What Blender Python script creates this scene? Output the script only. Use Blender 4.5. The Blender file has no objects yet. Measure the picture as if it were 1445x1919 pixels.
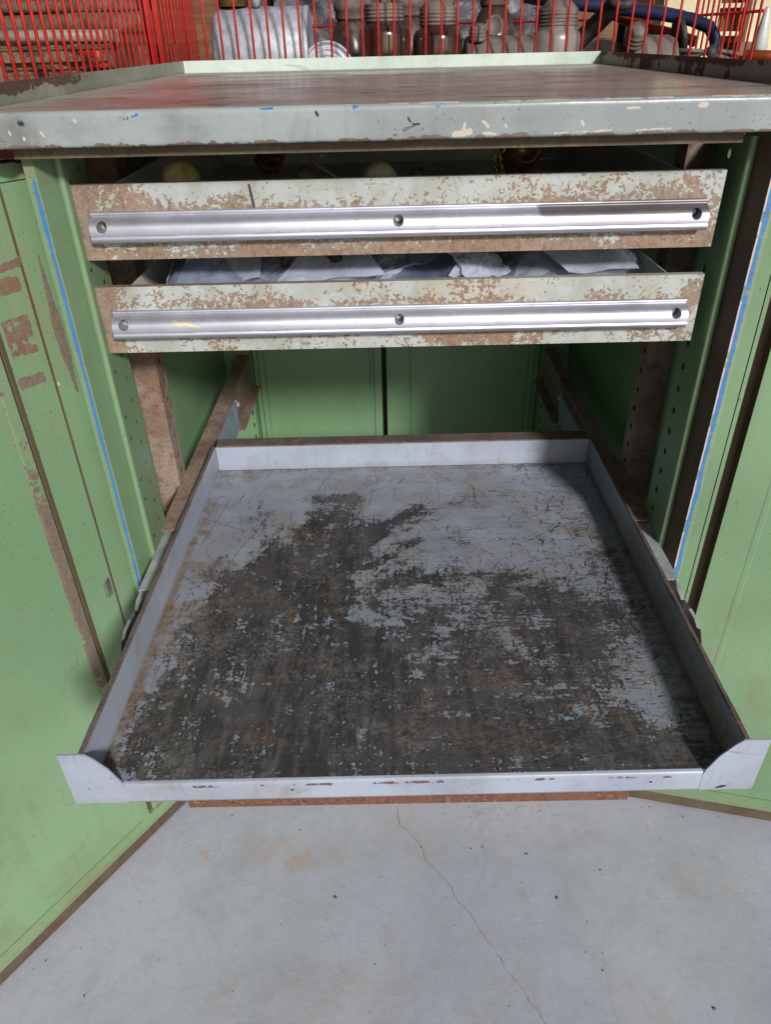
import bpy, math, random
import numpy as np
from mathutils import Vector, Matrix
random.seed(7)
rng = np.random.RandomState(7)
SC = bpy.context.scene
COL = SC.collection
# ------------------------------------------------------------------ camera
CAMP = (-0.02078, -0.73490, 1.05667)
PITCH, YAW, ROLL = 0.57943, -0.00676, -0.02425
def make_camera():
    f = Vector((math.sin(YAW)*math.cos(PITCH), math.cos(YAW)*math.cos(PITCH), -math.sin(PITCH)))
    rt = f.cross(Vector((0, 0, 1))).normalized(); up = rt.cross(f)
    r2 = rt*math.cos(ROLL)+up*math.sin(ROLL); u2 = -rt*math.sin(ROLL)+up*math.cos(ROLL)
    m = Matrix((r2, u2, -f)).transposed().to_4x4(); m.translation = CAMP
    cd = bpy.data.cameras.new("camera"); co = bpy.data.objects.new("camera", cd); COL.objects.link(co)
    cd.sensor_fit = 'HORIZONTAL'; cd.sensor_width = 36; cd.lens = 36*1355.585/1445
    cd.clip_start = 0.01; cd.clip_end = 500
    co.matrix_world = m
    SC.camera = co
make_camera()
# ------------------------------------------------------------------ world, sun, exposure
LDIR = Vector((0.42, -1.0, 0.55)).normalized()          # towards the light
EL = math.asin(LDIR.z); AZ = math.atan2(LDIR.x, LDIR.y)
wd = bpy.data.worlds.new("World"); SC.world = wd; wd.use_nodes = True
nt = wd.node_tree; bg = nt.nodes['Background']
sky = nt.nodes.new('ShaderNodeTexSky'); sky.sky_type = 'NISHITA'; sky.sun_disc = False
sky.sun_elevation = EL; sky.sun_rotation = AZ; sky.air_density = 1.0; sky.dust_density = 2.0; sky.ozone_density = 1.0
nt.links.new(sky.outputs[0], bg.inputs[0]); bg.inputs[1].default_value = 0.085
sd = bpy.data.lights.new("sun", 'SUN'); sd.energy = 4.6; sd.angle = math.radians(7); sd.color = (1.0, 0.985, 0.965)
so = bpy.data.objects.new("sun", sd); COL.objects.link(so); so.location = (1, -3, 3)
so.rotation_euler = LDIR.to_track_quat('Z', 'Y').to_euler()
SC.view_settings.view_transform = 'Standard'; SC.view_settings.look = 'None'
SC.view_settings.exposure = -0.18; SC.view_settings.gamma = 1.0; SC.view_settings.use_curve_mapping = False
SC.cycles.max_bounces = 8; SC.cycles.transparent_max_bounces = 12

# ------------------------------------------------------------------ node helpers
def lin(r, g, b, k=1.0):
    f = lambda c: ((c/255.0)/12.92 if c/255.0 <= 0.04045 else ((c/255.0+0.055)/1.055)**2.4)
    return (f(r)*k, f(g)*k, f(b)*k, 1.0)
class Mat:
    def __init__(s, name):
        s.m = bpy.data.materials.new(name); s.m.use_nodes = True; s.t = s.m.node_tree
        s.b = s.t.nodes['Principled BSDF']
        s.obj = s.node('ShaderNodeTexCoord').outputs['Object']
        s.a1 = None; s.a2 = None
    def node(s, ty, **kw):
        n = s.t.nodes.new(ty)
        for k, v in kw.items(): setattr(n, k, v)
        return n
    def put(s, sock, v):
        if isinstance(v, bpy.types.NodeSocket): s.t.links.new(v, sock)
        else: sock.default_value = v
    def math(s, op, a, b=0.0, c=0.0, clamp=False):
        n = s.node('ShaderNodeMath', operation=op); n.use_clamp = clamp
        s.put(n.inputs[0], a); s.put(n.inputs[1], b); s.put(n.inputs[2], c)
        return n.outputs[0]
    def add(s, a, b): return s.math('ADD', a, b)
    def mul(s, a, b): return s.math('MULTIPLY', a, b)
    def sc(s, a, k, o=0.0): return s.math('MULTIPLY_ADD', a, k, o)
    def sm(s, v, lo, hi, a=0.0, b=1.0):
        n = s.node('ShaderNodeMapRange', interpolation_type='SMOOTHSTEP')
        s.put(n.inputs[0], v); n.inputs[1].default_value = lo; n.inputs[2].default_value = hi
        n.inputs[3].default_value = a; n.inputs[4].default_value = b
        return n.outputs[0]
    def mapv(s, scale=(1, 1, 1), rot=(0, 0, 0), loc=(0, 0, 0), vec=None):
        n = s.node('ShaderNodeMapping'); s.put(n.inputs[0], vec or s.obj)
        n.inputs['Scale'].default_value = scale; n.inputs['Rotation'].default_value = rot; n.inputs['Location'].default_value = loc
        return n.outputs[0]
    def noise(s, scale, det=4.0, rough=0.55, dist=0.0, vec=None):
        n = s.node('ShaderNodeTexNoise'); s.put(n.inputs['Vector'], vec or s.obj)
        n.inputs['Scale'].default_value = scale; n.inputs['Detail'].default_value = det
        n.inputs['Roughness'].default_value = rough; n.inputs['Distortion'].default_value = dist
        return n.outputs['Fac']
    def dots(s, scale, size, vec=None, thin=None):
        """small irregular specks"""
        n = s.node('ShaderNodeTexVoronoi'); s.put(n.inputs['Vector'], vec or s.obj); n.inputs['Scale'].default_value = scale
        d = s.sm(n.outputs['Distance'], size*0.6, size, 1.0, 0.0)
        sep = s.node('ShaderNodeSeparateColor'); s.t.links.new(n.outputs['Color'], sep.inputs[0])
        return s.mul(d, s.sm(sep.outputs[0], thin or 0.6, (thin or 0.6)+0.05))
    def lines(s, scale, w, stretch, rot, seed=0.0, dens=(0.5, 0.6), mscale=8.0):
        """thin long scratches: iso-lines of a stretched noise, broken up by a mask"""
        v = s.mapv(scale=stretch, rot=rot, loc=(seed, seed*1.7, seed*0.6))
        n = s.noise(scale, 1.0, 0.4, 0.05, v)
        d = s.math('ABSOLUTE', s.add(n, -0.5))
        l = s.sm(d, w*0.4, w, 1.0, 0.0)
        m = s.sm(s.noise(mscale, 3.0, 0.6, 0.0, s.mapv(loc=(seed*3.1, 5, seed))), dens[0], dens[1])
        return s.mul(l, m)
    def mix(s, f, a, b):
        n = s.node('ShaderNodeMix', data_type='RGBA'); s.put(n.inputs[0], f); s.put(n.inputs[6], a); s.put(n.inputs[7], b)
        return n.outputs[2]
    def darken(s, f, a, k):
        n = s.node('ShaderNodeMix', data_type='RGBA', blend_type='MULTIPLY'); s.put(n.inputs[0], f); s.put(n.inputs[6], a); n.inputs[7].default_value = k
        return n.outputs[2]
    def ch(s, name, i):
        key = '_'+name
        if not hasattr(s, key):
            a = s.node('ShaderNodeAttribute', attribute_name=name); sep = s.node('ShaderNodeSeparateColor')
            s.t.links.new(a.outputs['Color'], sep.inputs[0]); setattr(s, key, sep)
        return getattr(s, key).outputs[i]
    def bump(s, h, dist=0.001, st=1.0):
        n = s.node('ShaderNodeBump'); n.inputs['Strength'].default_value = st; n.inputs['Distance'].default_value = dist
        s.t.links.new(h, n.inputs['Height']); s.t.links.new(n.outputs[0], s.b.inputs['Normal'])
    def out(s, col=None, rough=None, metal=None, spec=None):
        if col is not None: s.put(s.b.inputs['Base Color'], col)
        if rough is not None: s.put(s.b.inputs['Roughness'], rough)
        if metal is not None: s.put(s.b.inputs['Metallic'], metal)
        if spec is not None: s.put(s.b.inputs['Specular IOR Level'], spec)
        return s.m

def paint(name, col, dark, under, rust, base=-0.05, s1=9.0, s2=70.0, a1=0.7, a2=0.5, edge=(0.47, 0.53), rough=(0.38, 0.7), metal=0.0,
          speck=0.5, speck_col=None, scratch=0.5, spots=None, dirt=None, dirt_amt=0.35, bump=0.0006):
    """chipped, dirty paint on steel. mask R = wear, G = rust, B = grime; spot R = cream drops, G = blue paint, B = black marks"""
    M = Mat(name)
    n1 = M.noise(s1, 5, 0.6); n2 = M.noise(s2, 6, 0.65, 0.6); n3 = M.noise(s1*0.45, 3, 0.5); n4 = M.noise(s2*3.5, 3, 0.6)
    W = M.add(M.add(M.ch('mask', 0), M.sc(n1, a1, -a1*0.5+base)), M.sc(n2, a2*1.7, -a2*0.85)); W = M.add(W, M.sc(n4, 0.4, -0.2))
    chip = M.sm(W, edge[0], edge[1])
    c = M.mix(M.sm(n3, 0.35, 0.65), col, dark)
    c = M.mix(M.sc(M.sm(n4, 0.4, 0.75), 0.25), c, dark)
    sv = M.noise(s1*5, 4, 0.65, 0, M.mapv(scale=(1, 1, 0.12), loc=(8, 1, 0)))
    c = M.mix(M.sc(M.sm(sv, 0.5, 0.72), 0.35), c, M.darken(1.0, c, (0.72, 0.76, 0.70, 1)))
    dcol = dirt or lin(105, 95, 70)
    g = M.math('ADD', M.mul(M.ch('mask', 2), M.sm(M.add(n1, M.sc(n2, 0.7)), 0.55, 1.0, 0.35, 1.0)), M.sc(M.sm(M.noise(s1*1.7, 6, 0.7, 0.4), 0.48, 0.72), dirt_amt*0.8), clamp=True)
    c = M.mix(g, c, dcol)
    if scratch > 0:
        l = M.add(M.lines(9, 0.004, (0.25, 1.4, 1.4), (0.3, 0.7, 0.5), 2.0, (0.56, 0.62)), M.lines(24, 0.007, (1.6, 1.6, 0.16), (0.5, 0.2, 0.3), 5.0, (0.58, 0.64), 14))
        chip = M.math('MAXIMUM', chip, M.math('MULTIPLY', l, scratch, clamp=True))
    if speck > 0:
        d = M.add(M.dots(130, 0.15, M.mapv(loc=(3, 1, 2)), 0.90), M.mul(M.dots(330, 0.26, None, 0.80), M.sm(n3, 0.4, 0.6)))
        c = M.mix(M.math('MULTIPLY', d, speck, clamp=True), c, speck_col or lin(60, 50, 38))
    n5 = M.noise(s2*0.8, 5, 0.7, 0, M.mapv(loc=(4, 4, 4)))
    u = M.mix(M.sm(M.add(M.sc(M.ch('mask', 1), 0.9), M.sc(n5, 0.8, -0.4)), 0.05, 0.5), under, rust)
    u = M.mix(M.sc(M.sm(n4, 0.4, 0.7), 0.35), u, lin(60, 45, 38))
    c = M.mix(chip, c, u)
    n6 = M.noise(230, 5, 0.7, 0.2, M.mapv(loc=(9, 2, 5)))
    c = M.mix(M.sm(M.add(M.ch('spot', 1), M.sc(n6, 1.6, -0.8)), 0.42, 0.56), c, lin(70, 122, 182, 0.75))
    c = M.mix(M.sm(M.add(M.ch('spot', 0), M.add(M.sc(n6, 1.2, -0.6), M.sc(n2, 1.6, -0.8))), 0.42, 0.56), c, lin(186, 176, 164, 0.9))
    c = M.mix(M.sm(M.add(M.ch('spot', 2), M.sc(n2, 0.6, -0.3)), 0.35, 0.6), c, lin(38, 34, 34))
    r = M.sc(chip, rough[1]-rough[0], rough[0]); r = M.add(r, M.sc(n1, 0.2, -0.1)); r = M.add(r, M.sc(g, 0.2))
    h = M.add(M.sc(chip, -1.0), M.add(M.sc(n4, 0.35), M.sc(n1, 0.8)))
    M.bump(M.add(h, M.sc(n3, 5.0)), bump, 0.7)
    return M.out(c, M.math('ADD', r, 0.0, clamp=True), M.sc(chip, metal))

MT = {}
GREEN = lin(119, 147, 113); GREEND = lin(102, 131, 98)
MT['green'] = paint('green_paint', GREEN, GREEND, lin(106, 92, 80), lin(112, 82, 60), base=-0.17, s1=5, s2=60, speck=0.8, scratch=0.3, dirt=lin(112, 120, 88), dirt_amt=0.85, bump=0.0004)
MT['greenin'] = paint('green_interior_paint', lin(114, 146, 110), lin(98, 130, 95), lin(112, 92, 76), lin(120, 78, 52), base=-0.30, s1=5, s2=60, speck=0.5, scratch=0.15, dirt=lin(95, 110, 60), dirt_amt=0.3, bump=0.0003)
def m_front():
    M = Mat('chipped_drawer_front'); n1 = M.noise(18, 5, 0.6); n2 = M.noise(150, 5, 0.7); n3 = M.noise(420, 3, 0.6)
    w = M.sm(M.add(M.ch('mask', 0), M.sc(n3, 1.3, -0.65)), 0.20, 0.80)
    p = M.mix(M.sm(n1, 0.4, 0.62), lin(162, 168, 168), lin(146, 149, 141)); p = M.mix(M.sc(M.ch('mask', 2), 0.8), p, lin(168, 150, 112)); p = M.mix(M.sc(M.sm(n2, 0.5, 0.7), 0.3), p, lin(150, 146, 130))
    u = M.mix(M.sm(n1, 0.38, 0.62), lin(134, 121, 108), lin(118, 105, 93)); u = M.mix(M.math('MULTIPLY', M.ch('mask', 1), M.sm(n2, 0.38, 0.58, 0.3, 1.0), clamp=True), u, lin(134, 98, 72))
    u = M.mix(M.sc(M.sm(n2, 0.47, 0.62), 0.7), u, lin(102, 78, 62)); u = M.mix(M.sc(M.sm(n3, 0.58, 0.7), 0.6), u, lin(182, 164, 140))
    M.bump(M.add(M.sc(w, -1), M.sc(n2, 0.6)), 0.0002, 0.7)
    c = M.mix(w, p, u); c = M.mix(M.sm(M.add(M.ch('spot', 2), M.sc(n2, 0.6, -0.3)), 0.35, 0.6), c, lin(50, 44, 44))
    return M.out(c, M.sc(w, 0.12, 0.46))
MT['front'] = m_front()
MT['drawer'] = paint('chipped_drawer_paint', lin(196, 200, 190), lin(176, 184, 176), lin(138, 112, 94), lin(140, 92, 62), base=-0.02, s1=26, s2=150, a1=0.75, a2=0.95, edge=(0.45, 0.55), speck=0.4, scratch=0.85, dirt=lin(165, 150, 120), dirt_amt=0.3, rough=(0.45, 0.62), bump=0.0003)
MT['bench'] = paint('bench_grey_green_paint', lin(144, 152, 152), lin(124, 132, 134), lin(112, 98, 92), lin(104, 76, 62), base=-0.11, s1=14, s2=80, a1=0.7, a2=0.5, speck=0.8, scratch=0.45, rough=(0.32, 0.6), dirt=lin(104, 102, 98), dirt_amt=0.5, bump=0.0006)
MT['lip'] = paint('mint_grey_lip_paint', lin(188, 200, 194), lin(172, 186, 178), lin(100, 82, 70), lin(96, 62, 44), base=-0.22, s1=14, s2=90, speck=0.6, speck_col=lin(70, 100, 70), scratch=0.3, rough=(0.4, 0.7), dirt=lin(110, 130, 80), dirt_amt=0.3)
MT['lipdark'] = paint('worn_side_lip_paint', lin(140, 142, 128), lin(122, 124, 112), lin(84, 66, 56), lin(88, 58, 42), base=-0.05, s1=14, s2=90, speck=0.5, scratch=0.3, rough=(0.5, 0.75), dirt=lin(96, 108, 60), dirt_amt=0.5)
MT['traypaint'] = paint('blue_grey_paint', lin(154, 162, 178), lin(138, 145, 161), lin(96, 84, 80), lin(112, 74, 52), base=-0.22, s1=14, s2=110, a1=0.6, a2=0.7, speck=0.7, scratch=0.4, rough=(0.42, 0.6), dirt=lin(122, 116, 110), dirt_amt=0.55, bump=0.0003)
def m_rust(name, c1, c2, c3, c4, sc):
    M = Mat(name); a = M.noise(sc, 6, 0.65, 0.4); b = M.noise(sc*5, 6, 0.7, 0.2); c = M.noise(sc*22, 4, 0.7)
    k = M.mix(M.sm(a, 0.40, 0.60), c1, c2)
    k = M.mix(M.sm(M.add(b, M.sc(a, 0.4, -0.2)), 0.52, 0.62), k, c3)
    k = M.mix(M.sc(M.sm(c, 0.50, 0.64), 0.65), k, c4); k = M.mix(M.sc(M.sm(M.noise(sc*13, 5, 0.7), 0.56, 0.66), 0.5), k, c1)
    k = M.mix(M.math('MULTIPLY', M.ch('mask', 2), 0.5, clamp=True), k, lin(60, 48, 40))
    M.bump(M.add(b, c), 0.0007, 0.8); return M.out(k, M.sc(b, 0.3, 0.5))
MT['ruststeel'] = m_rust('brown_rusted_steel', lin(142, 124, 112), lin(118, 100, 88), lin(118, 86, 66), lin(84, 66, 56), 12)
MT['orangerust'] = m_rust('orange_rusted_bar', lin(108, 72, 56), lin(84, 58, 48), lin(136, 88, 54), lin(66, 46, 40), 26)
MT['grimyedge'] = m_rust('grimy_door_foot', lin(92, 82, 62), lin(74, 64, 48), lin(90, 64, 46), lin(54, 44, 34), 16)
MT['redprimer'] = paint('dark_primer_edge', lin(84, 62, 52), lin(66, 50, 44), lin(58, 44, 38), lin(90, 56, 40), base=-0.1, s1=14, s2=90, rough=(0.6, 0.8))
MT['doorrust'] = paint('stripped_door_rail', lin(104, 98, 72), lin(86, 82, 62), lin(112, 92, 76), lin(108, 76, 54), base=0.12, s1=10, s2=90, a1=1.1, rough=(0.6, 0.8), dirt=lin(84, 66, 52), dirt_amt=0.6)

def simple(name, c1, c2, sc=20, rough=0.5, metal=0.0, dust=None, dustamt=0.4, bump=0.0004, spec=0.5, stretch=(1, 1, 1)):
    M = Mat(name); v = M.mapv(scale=stretch)
    n = M.noise(sc, 5, 0.6, 0.2, v); n2 = M.noise(sc*6, 4, 0.6, 0, v)
    c = M.mix(M.sm(n, 0.35, 0.65), c1, c2)
    c = M.mix(M.sc(M.sm(n2, 0.45, 0.75), 0.35), c, c2)
    d = M.sc(M.sm(M.noise(sc*1.6, 6, 0.7), 0.45, 0.7), dustamt)
    if dust: c = M.mix(d, c, dust)
    M.bump(M.add(n, M.sc(n2, 0.4)), bump, 0.6)
    return M.out(c, M.math('ADD', M.sc(n2, 0.2, rough-0.1), M.sc(d, 0.3), clamp=True), metal, spec)
MT['dark'] = simple('black_steel_shade', lin(28, 26, 25), lin(20, 18, 18), rough=0.7)  # black steel; also paints the shade in gaps, seams and holes
MT['zinc'] = simple('zinc_plated_steel', lin(178, 180, 184), lin(150, 152, 156), 30, 0.45, 0.25, lin(120, 112, 104), 0.35)
MT['bluesteel'] = simple('bluish_steel', lin(150, 160, 185), lin(130, 138, 160), 30, 0.35, 0.3, lin(120, 110, 100), 0.3)
MT['alu'] = simple('dull_cast_aluminium', lin(176, 180, 190), lin(150, 156, 168), 60, 0.55, 0.3, lin(150, 145, 138), 0.3, 0.0006)
MT['redwire'] = simple('red_coated_wire', lin(196, 54, 50), lin(172, 42, 40), 60, 0.35, 0, lin(120, 40, 34), 0.25)
MT['redpost'] = paint('red_post_paint', lin(205, 52, 48), lin(180, 40, 40), lin(100, 92, 86), lin(90, 60, 50), base=0.03, s1=14, s2=80, rough=(0.35, 0.6))
MT['dusty'] = simple('dust_covered_metal', lin(112, 102, 94), lin(90, 82, 76), 30, 0.7, 0.1, lin(132, 120, 108), 0.6)
MT['rubber'] = simple('black_dusty_rubber', lin(44, 42, 42), lin(32, 30, 30), 30, 0.6, 0, lin(84, 78, 72), 0.5)
MT['rustblock'] = simple('flaking_rusty_casting', lin(140, 122, 100), lin(92, 70, 54), 26, 0.8, 0, lin(66, 48, 38), 0.7, 0.002)
MT['palebar'] = simple('pale_scuffed_bar', lin(176, 164, 152), lin(140, 120, 108), 22, 0.5, 0, lin(110, 84, 70), 0.4, stretch=(0.3, 1, 1))
MT['blueplastic'] = simple('navy_blue_tube', lin(36, 46, 84), lin(28, 34, 62), 12, 0.38, 0, lin(70, 62, 60), 0.3)
MT['orange'] = simple('orange_brown_painted_tube', lin(150, 62, 28), lin(110, 44, 24), 14, 0.3, 0, lin(90, 50, 36), 0.3)
MT['cream'] = simple('cream_painted_board', lin(236, 226, 188), lin(226, 214, 176), 3, 0.6, 0, lin(186, 172, 130), 0.3)
MT['brass'] = simple('tarnished_brass', lin(132, 104, 58), lin(90, 70, 42), 40, 0.35, 0.6, lin(60, 48, 36), 0.5)
MT['knob'] = simple('yellowed_knob_plastic', lin(206, 202, 140), lin(176, 172, 112), 60, 0.5, 0, lin(110, 100, 66), 0.5)
MT['paleknob'] = simple('pale_glass_bulb', lin(206, 210, 186), lin(176, 180, 160), 60, 0.35, 0, lin(110, 108, 92), 0.4)
MT['chain'] = simple('rusty_chain_steel', lin(96, 66, 46), lin(62, 44, 34), 60, 0.75, 0.2)
MT['white'] = simple('white_plastic', lin(196, 200, 200), lin(176, 180, 182), 20, 0.4, 0, lin(150, 146, 138), 0.3)
MT['brownwood'] = simple('brown_wood', lin(120, 78, 44), lin(86, 56, 34), 10, 0.6, 0, stretch=(1, 1, 6))
MT['shed'] = simple('dark_shed_wall', lin(70, 62, 58), lin(50, 44, 42), 4, 0.8, 0, lin(96, 84, 74), 0.4, 0.002)
MT['plank'] = simple('old_table_board', lin(96, 78, 62), lin(70, 56, 46), 8, 0.8, 0, lin(110, 98, 84), 0.5, 0.001, stretch=(0.3, 3, 1))
def m_foil():
    M = Mat('crumpled_grey_sheet'); v = M.node('ShaderNodeTexVoronoi', feature='F1'); v.inputs['Scale'].default_value = 16
    M.put(v.inputs['Vector'], M.mapv(vec=M.obj, scale=(1, 1, 0.8)))
    n = M.noise(9, 6, 0.6, 1.5); h = M.add(v.outputs['Distance'], n); M.bump(h, 0.02, 1.0)
    return M.out(M.mix(n, lin(58, 55, 58), lin(92, 89, 96)), 0.45, 0.0)
MT['foil'] = m_foil()
def m_jar():
    M = Mat('dusty_amber_jar_glass'); M.b.inputs['Coat Weight'].default_value = 0.6; M.b.inputs['Coat Roughness'].default_value = 0.085
    n = M.noise(12, 5, 0.6, 0.2); d = M.sc(M.sm(n, 0.35, 0.75), 0.7)
    n2 = M.noise(30, 3, 0.5, 0, M.mapv(scale=(3, 3, 0.5)))
    return M.out(M.mix(M.mul(d, M.sm(n2, 0.3, 0.7)), lin(52, 28, 18), lin(104, 92, 86)), M.sc(d, 0.4, 0.12), 0.0, 0.8)
MT['jar'] = m_jar()
def m_bag(name, al, col):
    M = Mat(name); tr = M.node('ShaderNodeBsdfTransparent'); mx = M.node('ShaderNodeMixShader')
    n = M.noise(14, 5, 0.6, 0.8); M.bump(n, 0.002, 0.5); M.out(col, 0.2, 0, 0.7)
    fac = M.sm(n, 0.3, 0.7, al-0.18, al+0.12)
    M.t.links.new(fac, mx.inputs[0]); M.t.links.new(tr.outputs[0], mx.inputs[1]); M.t.links.new(M.b.outputs[0], mx.inputs[2])
    o = [x for x in M.t.nodes if x.type == 'OUTPUT_MATERIAL'][0]; M.t.links.new(mx.outputs[0], o.inputs[0])
    return M.m
MT['bag'] = m_bag('frosted_polythene', 0.46, lin(200, 208, 228)); MT['bagb'] = m_bag('bluish_polythene', 0.50, lin(130, 140, 170))
def m_alu_handle():
    M = Mat('brushed_aluminium_handle')
    st = M.noise(40, 6, 0.7, 0, M.mapv(scale=(0.05, 3, 3))); n = M.noise(25, 5, 0.65); n2 = M.noise(7, 3, 0.5)
    c = M.mix(M.sm(n2, 0.35, 0.7), lin(200, 202, 214), lin(172, 173, 184))
    c = M.mix(M.sc(M.sm(n, 0.52, 0.75), 0.4), c, lin(130, 118, 108))
    l = M.lines(26, 0.014, (1, 2, 1.2), (0.2, 0.6, 0.5), 3.0, (0.55, 0.62), 20)
    d = M.dots(240, 0.2, None, 0.88)
    c = M.mix(M.sc(l, 0.5), c, lin(230, 230, 232)); c = M.mix(M.sc(d, 0.7), c, lin(90, 72, 58))
    c = M.mix(M.sc(M.sm(M.ch('mask', 2), 0.2, 0.9), 0.7), c, lin(92, 80, 74))
    c = M.mix(M.sm(M.add(M.ch('spot', 0), M.sc(n, 0.5, -0.25)), 0.40, 0.55), c, lin(222, 210, 180))
    M.bump(M.add(st, n), 0.0002, 0.6)
    return M.out(c, M.add(M.sc(st, 0.25, 0.24), M.sc(n, 0.2)), 0.82, 0.5)
MT['handle'] = m_alu_handle()
def m_top():
    M = Mat('worn_glossy_bench_top'); n = M.noise(4, 5, 0.6, 0.6, M.mapv(scale=(1, 2.2, 1))); n2 = M.noise(22, 6, 0.65, 0.3); n3 = M.noise(9, 4, 0.6, 1.2, M.mapv(scale=(0.6, 2, 1), loc=(3, 3, 3)))
    c = M.mix(M.sm(n, 0.35, 0.62), lin(168, 164, 158), lin(140, 130, 124))
    c = M.mix(M.sm(M.add(n3, M.sc(n2, 0.5, -0.25)), 0.60, 0.70), c, lin(92, 72, 68))
    c = M.mix(M.ch('mask', 1), c, lin(160, 160, 146))
    c = M.mix(M.sc(M.sm(n2, 0.5, 0.7), 0.35), c, lin(100, 84, 76))
    l = M.lines(7, 0.012, (0.7, 1.6, 1), (0, 0, 0.5), 3.0, (0.5, 0.6), 5); c = M.mix(M.sc(l, 0.35), c, lin(180, 165, 150))
    M.bump(M.add(n2, M.sc(n, 1.0)), 0.0005, 0.5)
    return M.out(c, M.math('ADD', M.sc(n, 0.35, 0.08), M.sc(M.ch('mask', 1), 0.3), clamp=True), 0.0, 0.7)
MT['top'] = m_top()
def m_tray():
    M = Mat('worn_tray_floor')
    n1 = M.noise(13, 5, 0.6, 0.3); n2 = M.noise(90, 6, 0.68, 0.3); n3 = M.noise(420, 4, 0.7)
    sv = M.noise(90, 5, 0.65, 0.2, M.mapv(scale=(1, 0.10, 1), rot=(0, 0, 0.10))); sh = M.noise(90, 5, 0.65, 0.2, M.mapv(scale=(0.10, 1, 1), loc=(2, 0, 0)))
    wear = M.sm(M.add(M.ch('mask', 0), M.sc(n3, 1.0, -0.5)), 0.18, 0.84)
    sc = M.math('MULTIPLY', M.ch('spot', 0), 1.8, clamp=True)
    p = M.mix(M.sm(n1, 0.35, 0.65), lin(142, 149, 163), lin(130, 136, 148))
    p = M.mix(M.sc(M.sm(M.noise(16, 6, 0.7, 0.4, M.mapv(scale=(0.6, 1.3, 1), loc=(1, 2, 3))), 0.46, 0.66), 0.55), p, lin(134, 128, 120))
    p = M.mix(M.math('MULTIPLY', M.ch('spot', 2), M.sm(M.add(n2, M.sc(n3, 0.6)), 0.55, 0.95, 0.45, 1.0), clamp=True), p, lin(100, 99, 102))
    p = M.mix(M.sc(M.sm(M.add(sh, M.sc(sv, 0.4)), 0.70, 0.9), 0.3), p, lin(122, 116, 110))
    p = M.mix(M.math('MULTIPLY', M.ch('mask', 2), M.sm(n2, 0.35, 0.6, 0.45, 1.0), clamp=True), p, lin(104, 88, 68))
    p = M.mix(M.math('MULTIPLY', M.ch('mask', 1), M.sm(n2, 0.40, 0.6), clamp=True), p, lin(148, 130, 110))
    d = M.mix(M.sm(M.add(n1, M.sc(sv, 0.9, -0.45)), 0.42, 0.60), lin(62, 61, 64), lin(80, 77, 79))
    d = M.mix(M.sc(M.sm(M.add(sv, sh), 1.02, 1.22), 0.5), d, lin(100, 96, 96))
    d = M.mix(M.sc(M.sm(n2, 0.5, 0.7), 0.45), d, lin(90, 87, 86))
    d = M.mix(M.math('MULTIPLY', M.ch('mask', 1), M.sm(n2, 0.42, 0.62, 0.15, 1.0), clamp=True), d, lin(132, 108, 80))
    d = M.mix(M.sc(M.math('MULTIPLY', M.sm(M.ch('mask', 1), 0.5, 0.9), M.sm(sh, 0.5, 0.62), clamp=True), 0.4), d, lin(140, 98, 64))
    d = M.mix(M.math('MULTIPLY', M.ch('mask', 2), 0.55, clamp=True), d, lin(76, 62, 52))
    d = M.mix(M.math('MULTIPLY', M.ch('spot', 1), 0.7, clamp=True), d, lin(128, 124, 124))
    c = M.mix(wear, M.mix(sc, p, lin(58, 53, 55)), M.mix(M.sc(sc, 0.6), d, lin(42, 39, 41)))
    M.bump(M.add(M.sc(wear, -1), M.add(M.sc(n2, 0.5), M.sc(sc, -0.7))), 0.00025, 0.7)
    return M.out(c, M.math('ADD', M.sc(n1, 0.22, 0.30), M.sc(M.ch('mask', 2), 0.25), clamp=True), M.sc(wear, 0.2), 0.5)
MT['tray'] = m_tray()
def m_floor():
    M = Mat('painted_concrete'); n1 = M.noise(3.2, 5, 0.6, 0.4); n2 = M.noise(24, 7, 0.65, 0.3); n3 = M.noise(190, 4, 0.7); n4 = M.noise(9, 5, 0.6, 0.5, M.mapv(loc=(7, 2, 0)))
    c = M.mix(M.sm(n1, 0.35, 0.65), lin(176, 178, 189), lin(164, 168, 179))
    c = M.mix(M.sc(M.sm(n4, 0.45, 0.75), 0.5), c, lin(152, 152, 160)); c = M.mix(M.sc(M.sm(n2, 0.5, 0.8), 0.35), c, lin(150, 142, 140))
    c = M.mix(M.math('MULTIPLY', M.ch('mask', 1), M.sm(M.add(n2, M.sc(n4, 0.5)), 0.5, 0.95), clamp=True), c, lin(172, 146, 124))
    d = M.add(M.dots(26, 0.035, M.mapv(loc=(1, 4, 0)), 0.80), M.dots(90, 0.11, None, 0.93)); c = M.mix(M.math('MULTIPLY', d, 0.7, clamp=True), c, lin(60, 56, 58))
    l = M.lines(2.2, 0.0022, (1, 1, 1), (0, 0, 0.7), 3.0, (0.48, 0.54), 2.5); c = M.mix(M.sc(l, 0.12), c, lin(110, 108, 114))
    l2 = M.lines(7, 0.004, (1, 2, 1), (0, 0, 0.9), 8.0, (0.56, 0.62), 5); c = M.mix(M.sc(l2, 0.2), c, lin(150, 130, 112)); n7 = M.noise(75, 5, 0.7); c = M.mix(M.sc(M.sm(n7, 0.45, 0.7), 0.22), c, lin(140, 140, 150))
    M.bump(M.add(M.add(n2, M.sc(n3, 0.35)), M.sc(d, -1.0)), 0.0012, 0.6)
    return M.out(c, M.sc(n4, 0.25, 0.45), 0.0, 0.4)
MT['floor'] = m_floor()

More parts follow.
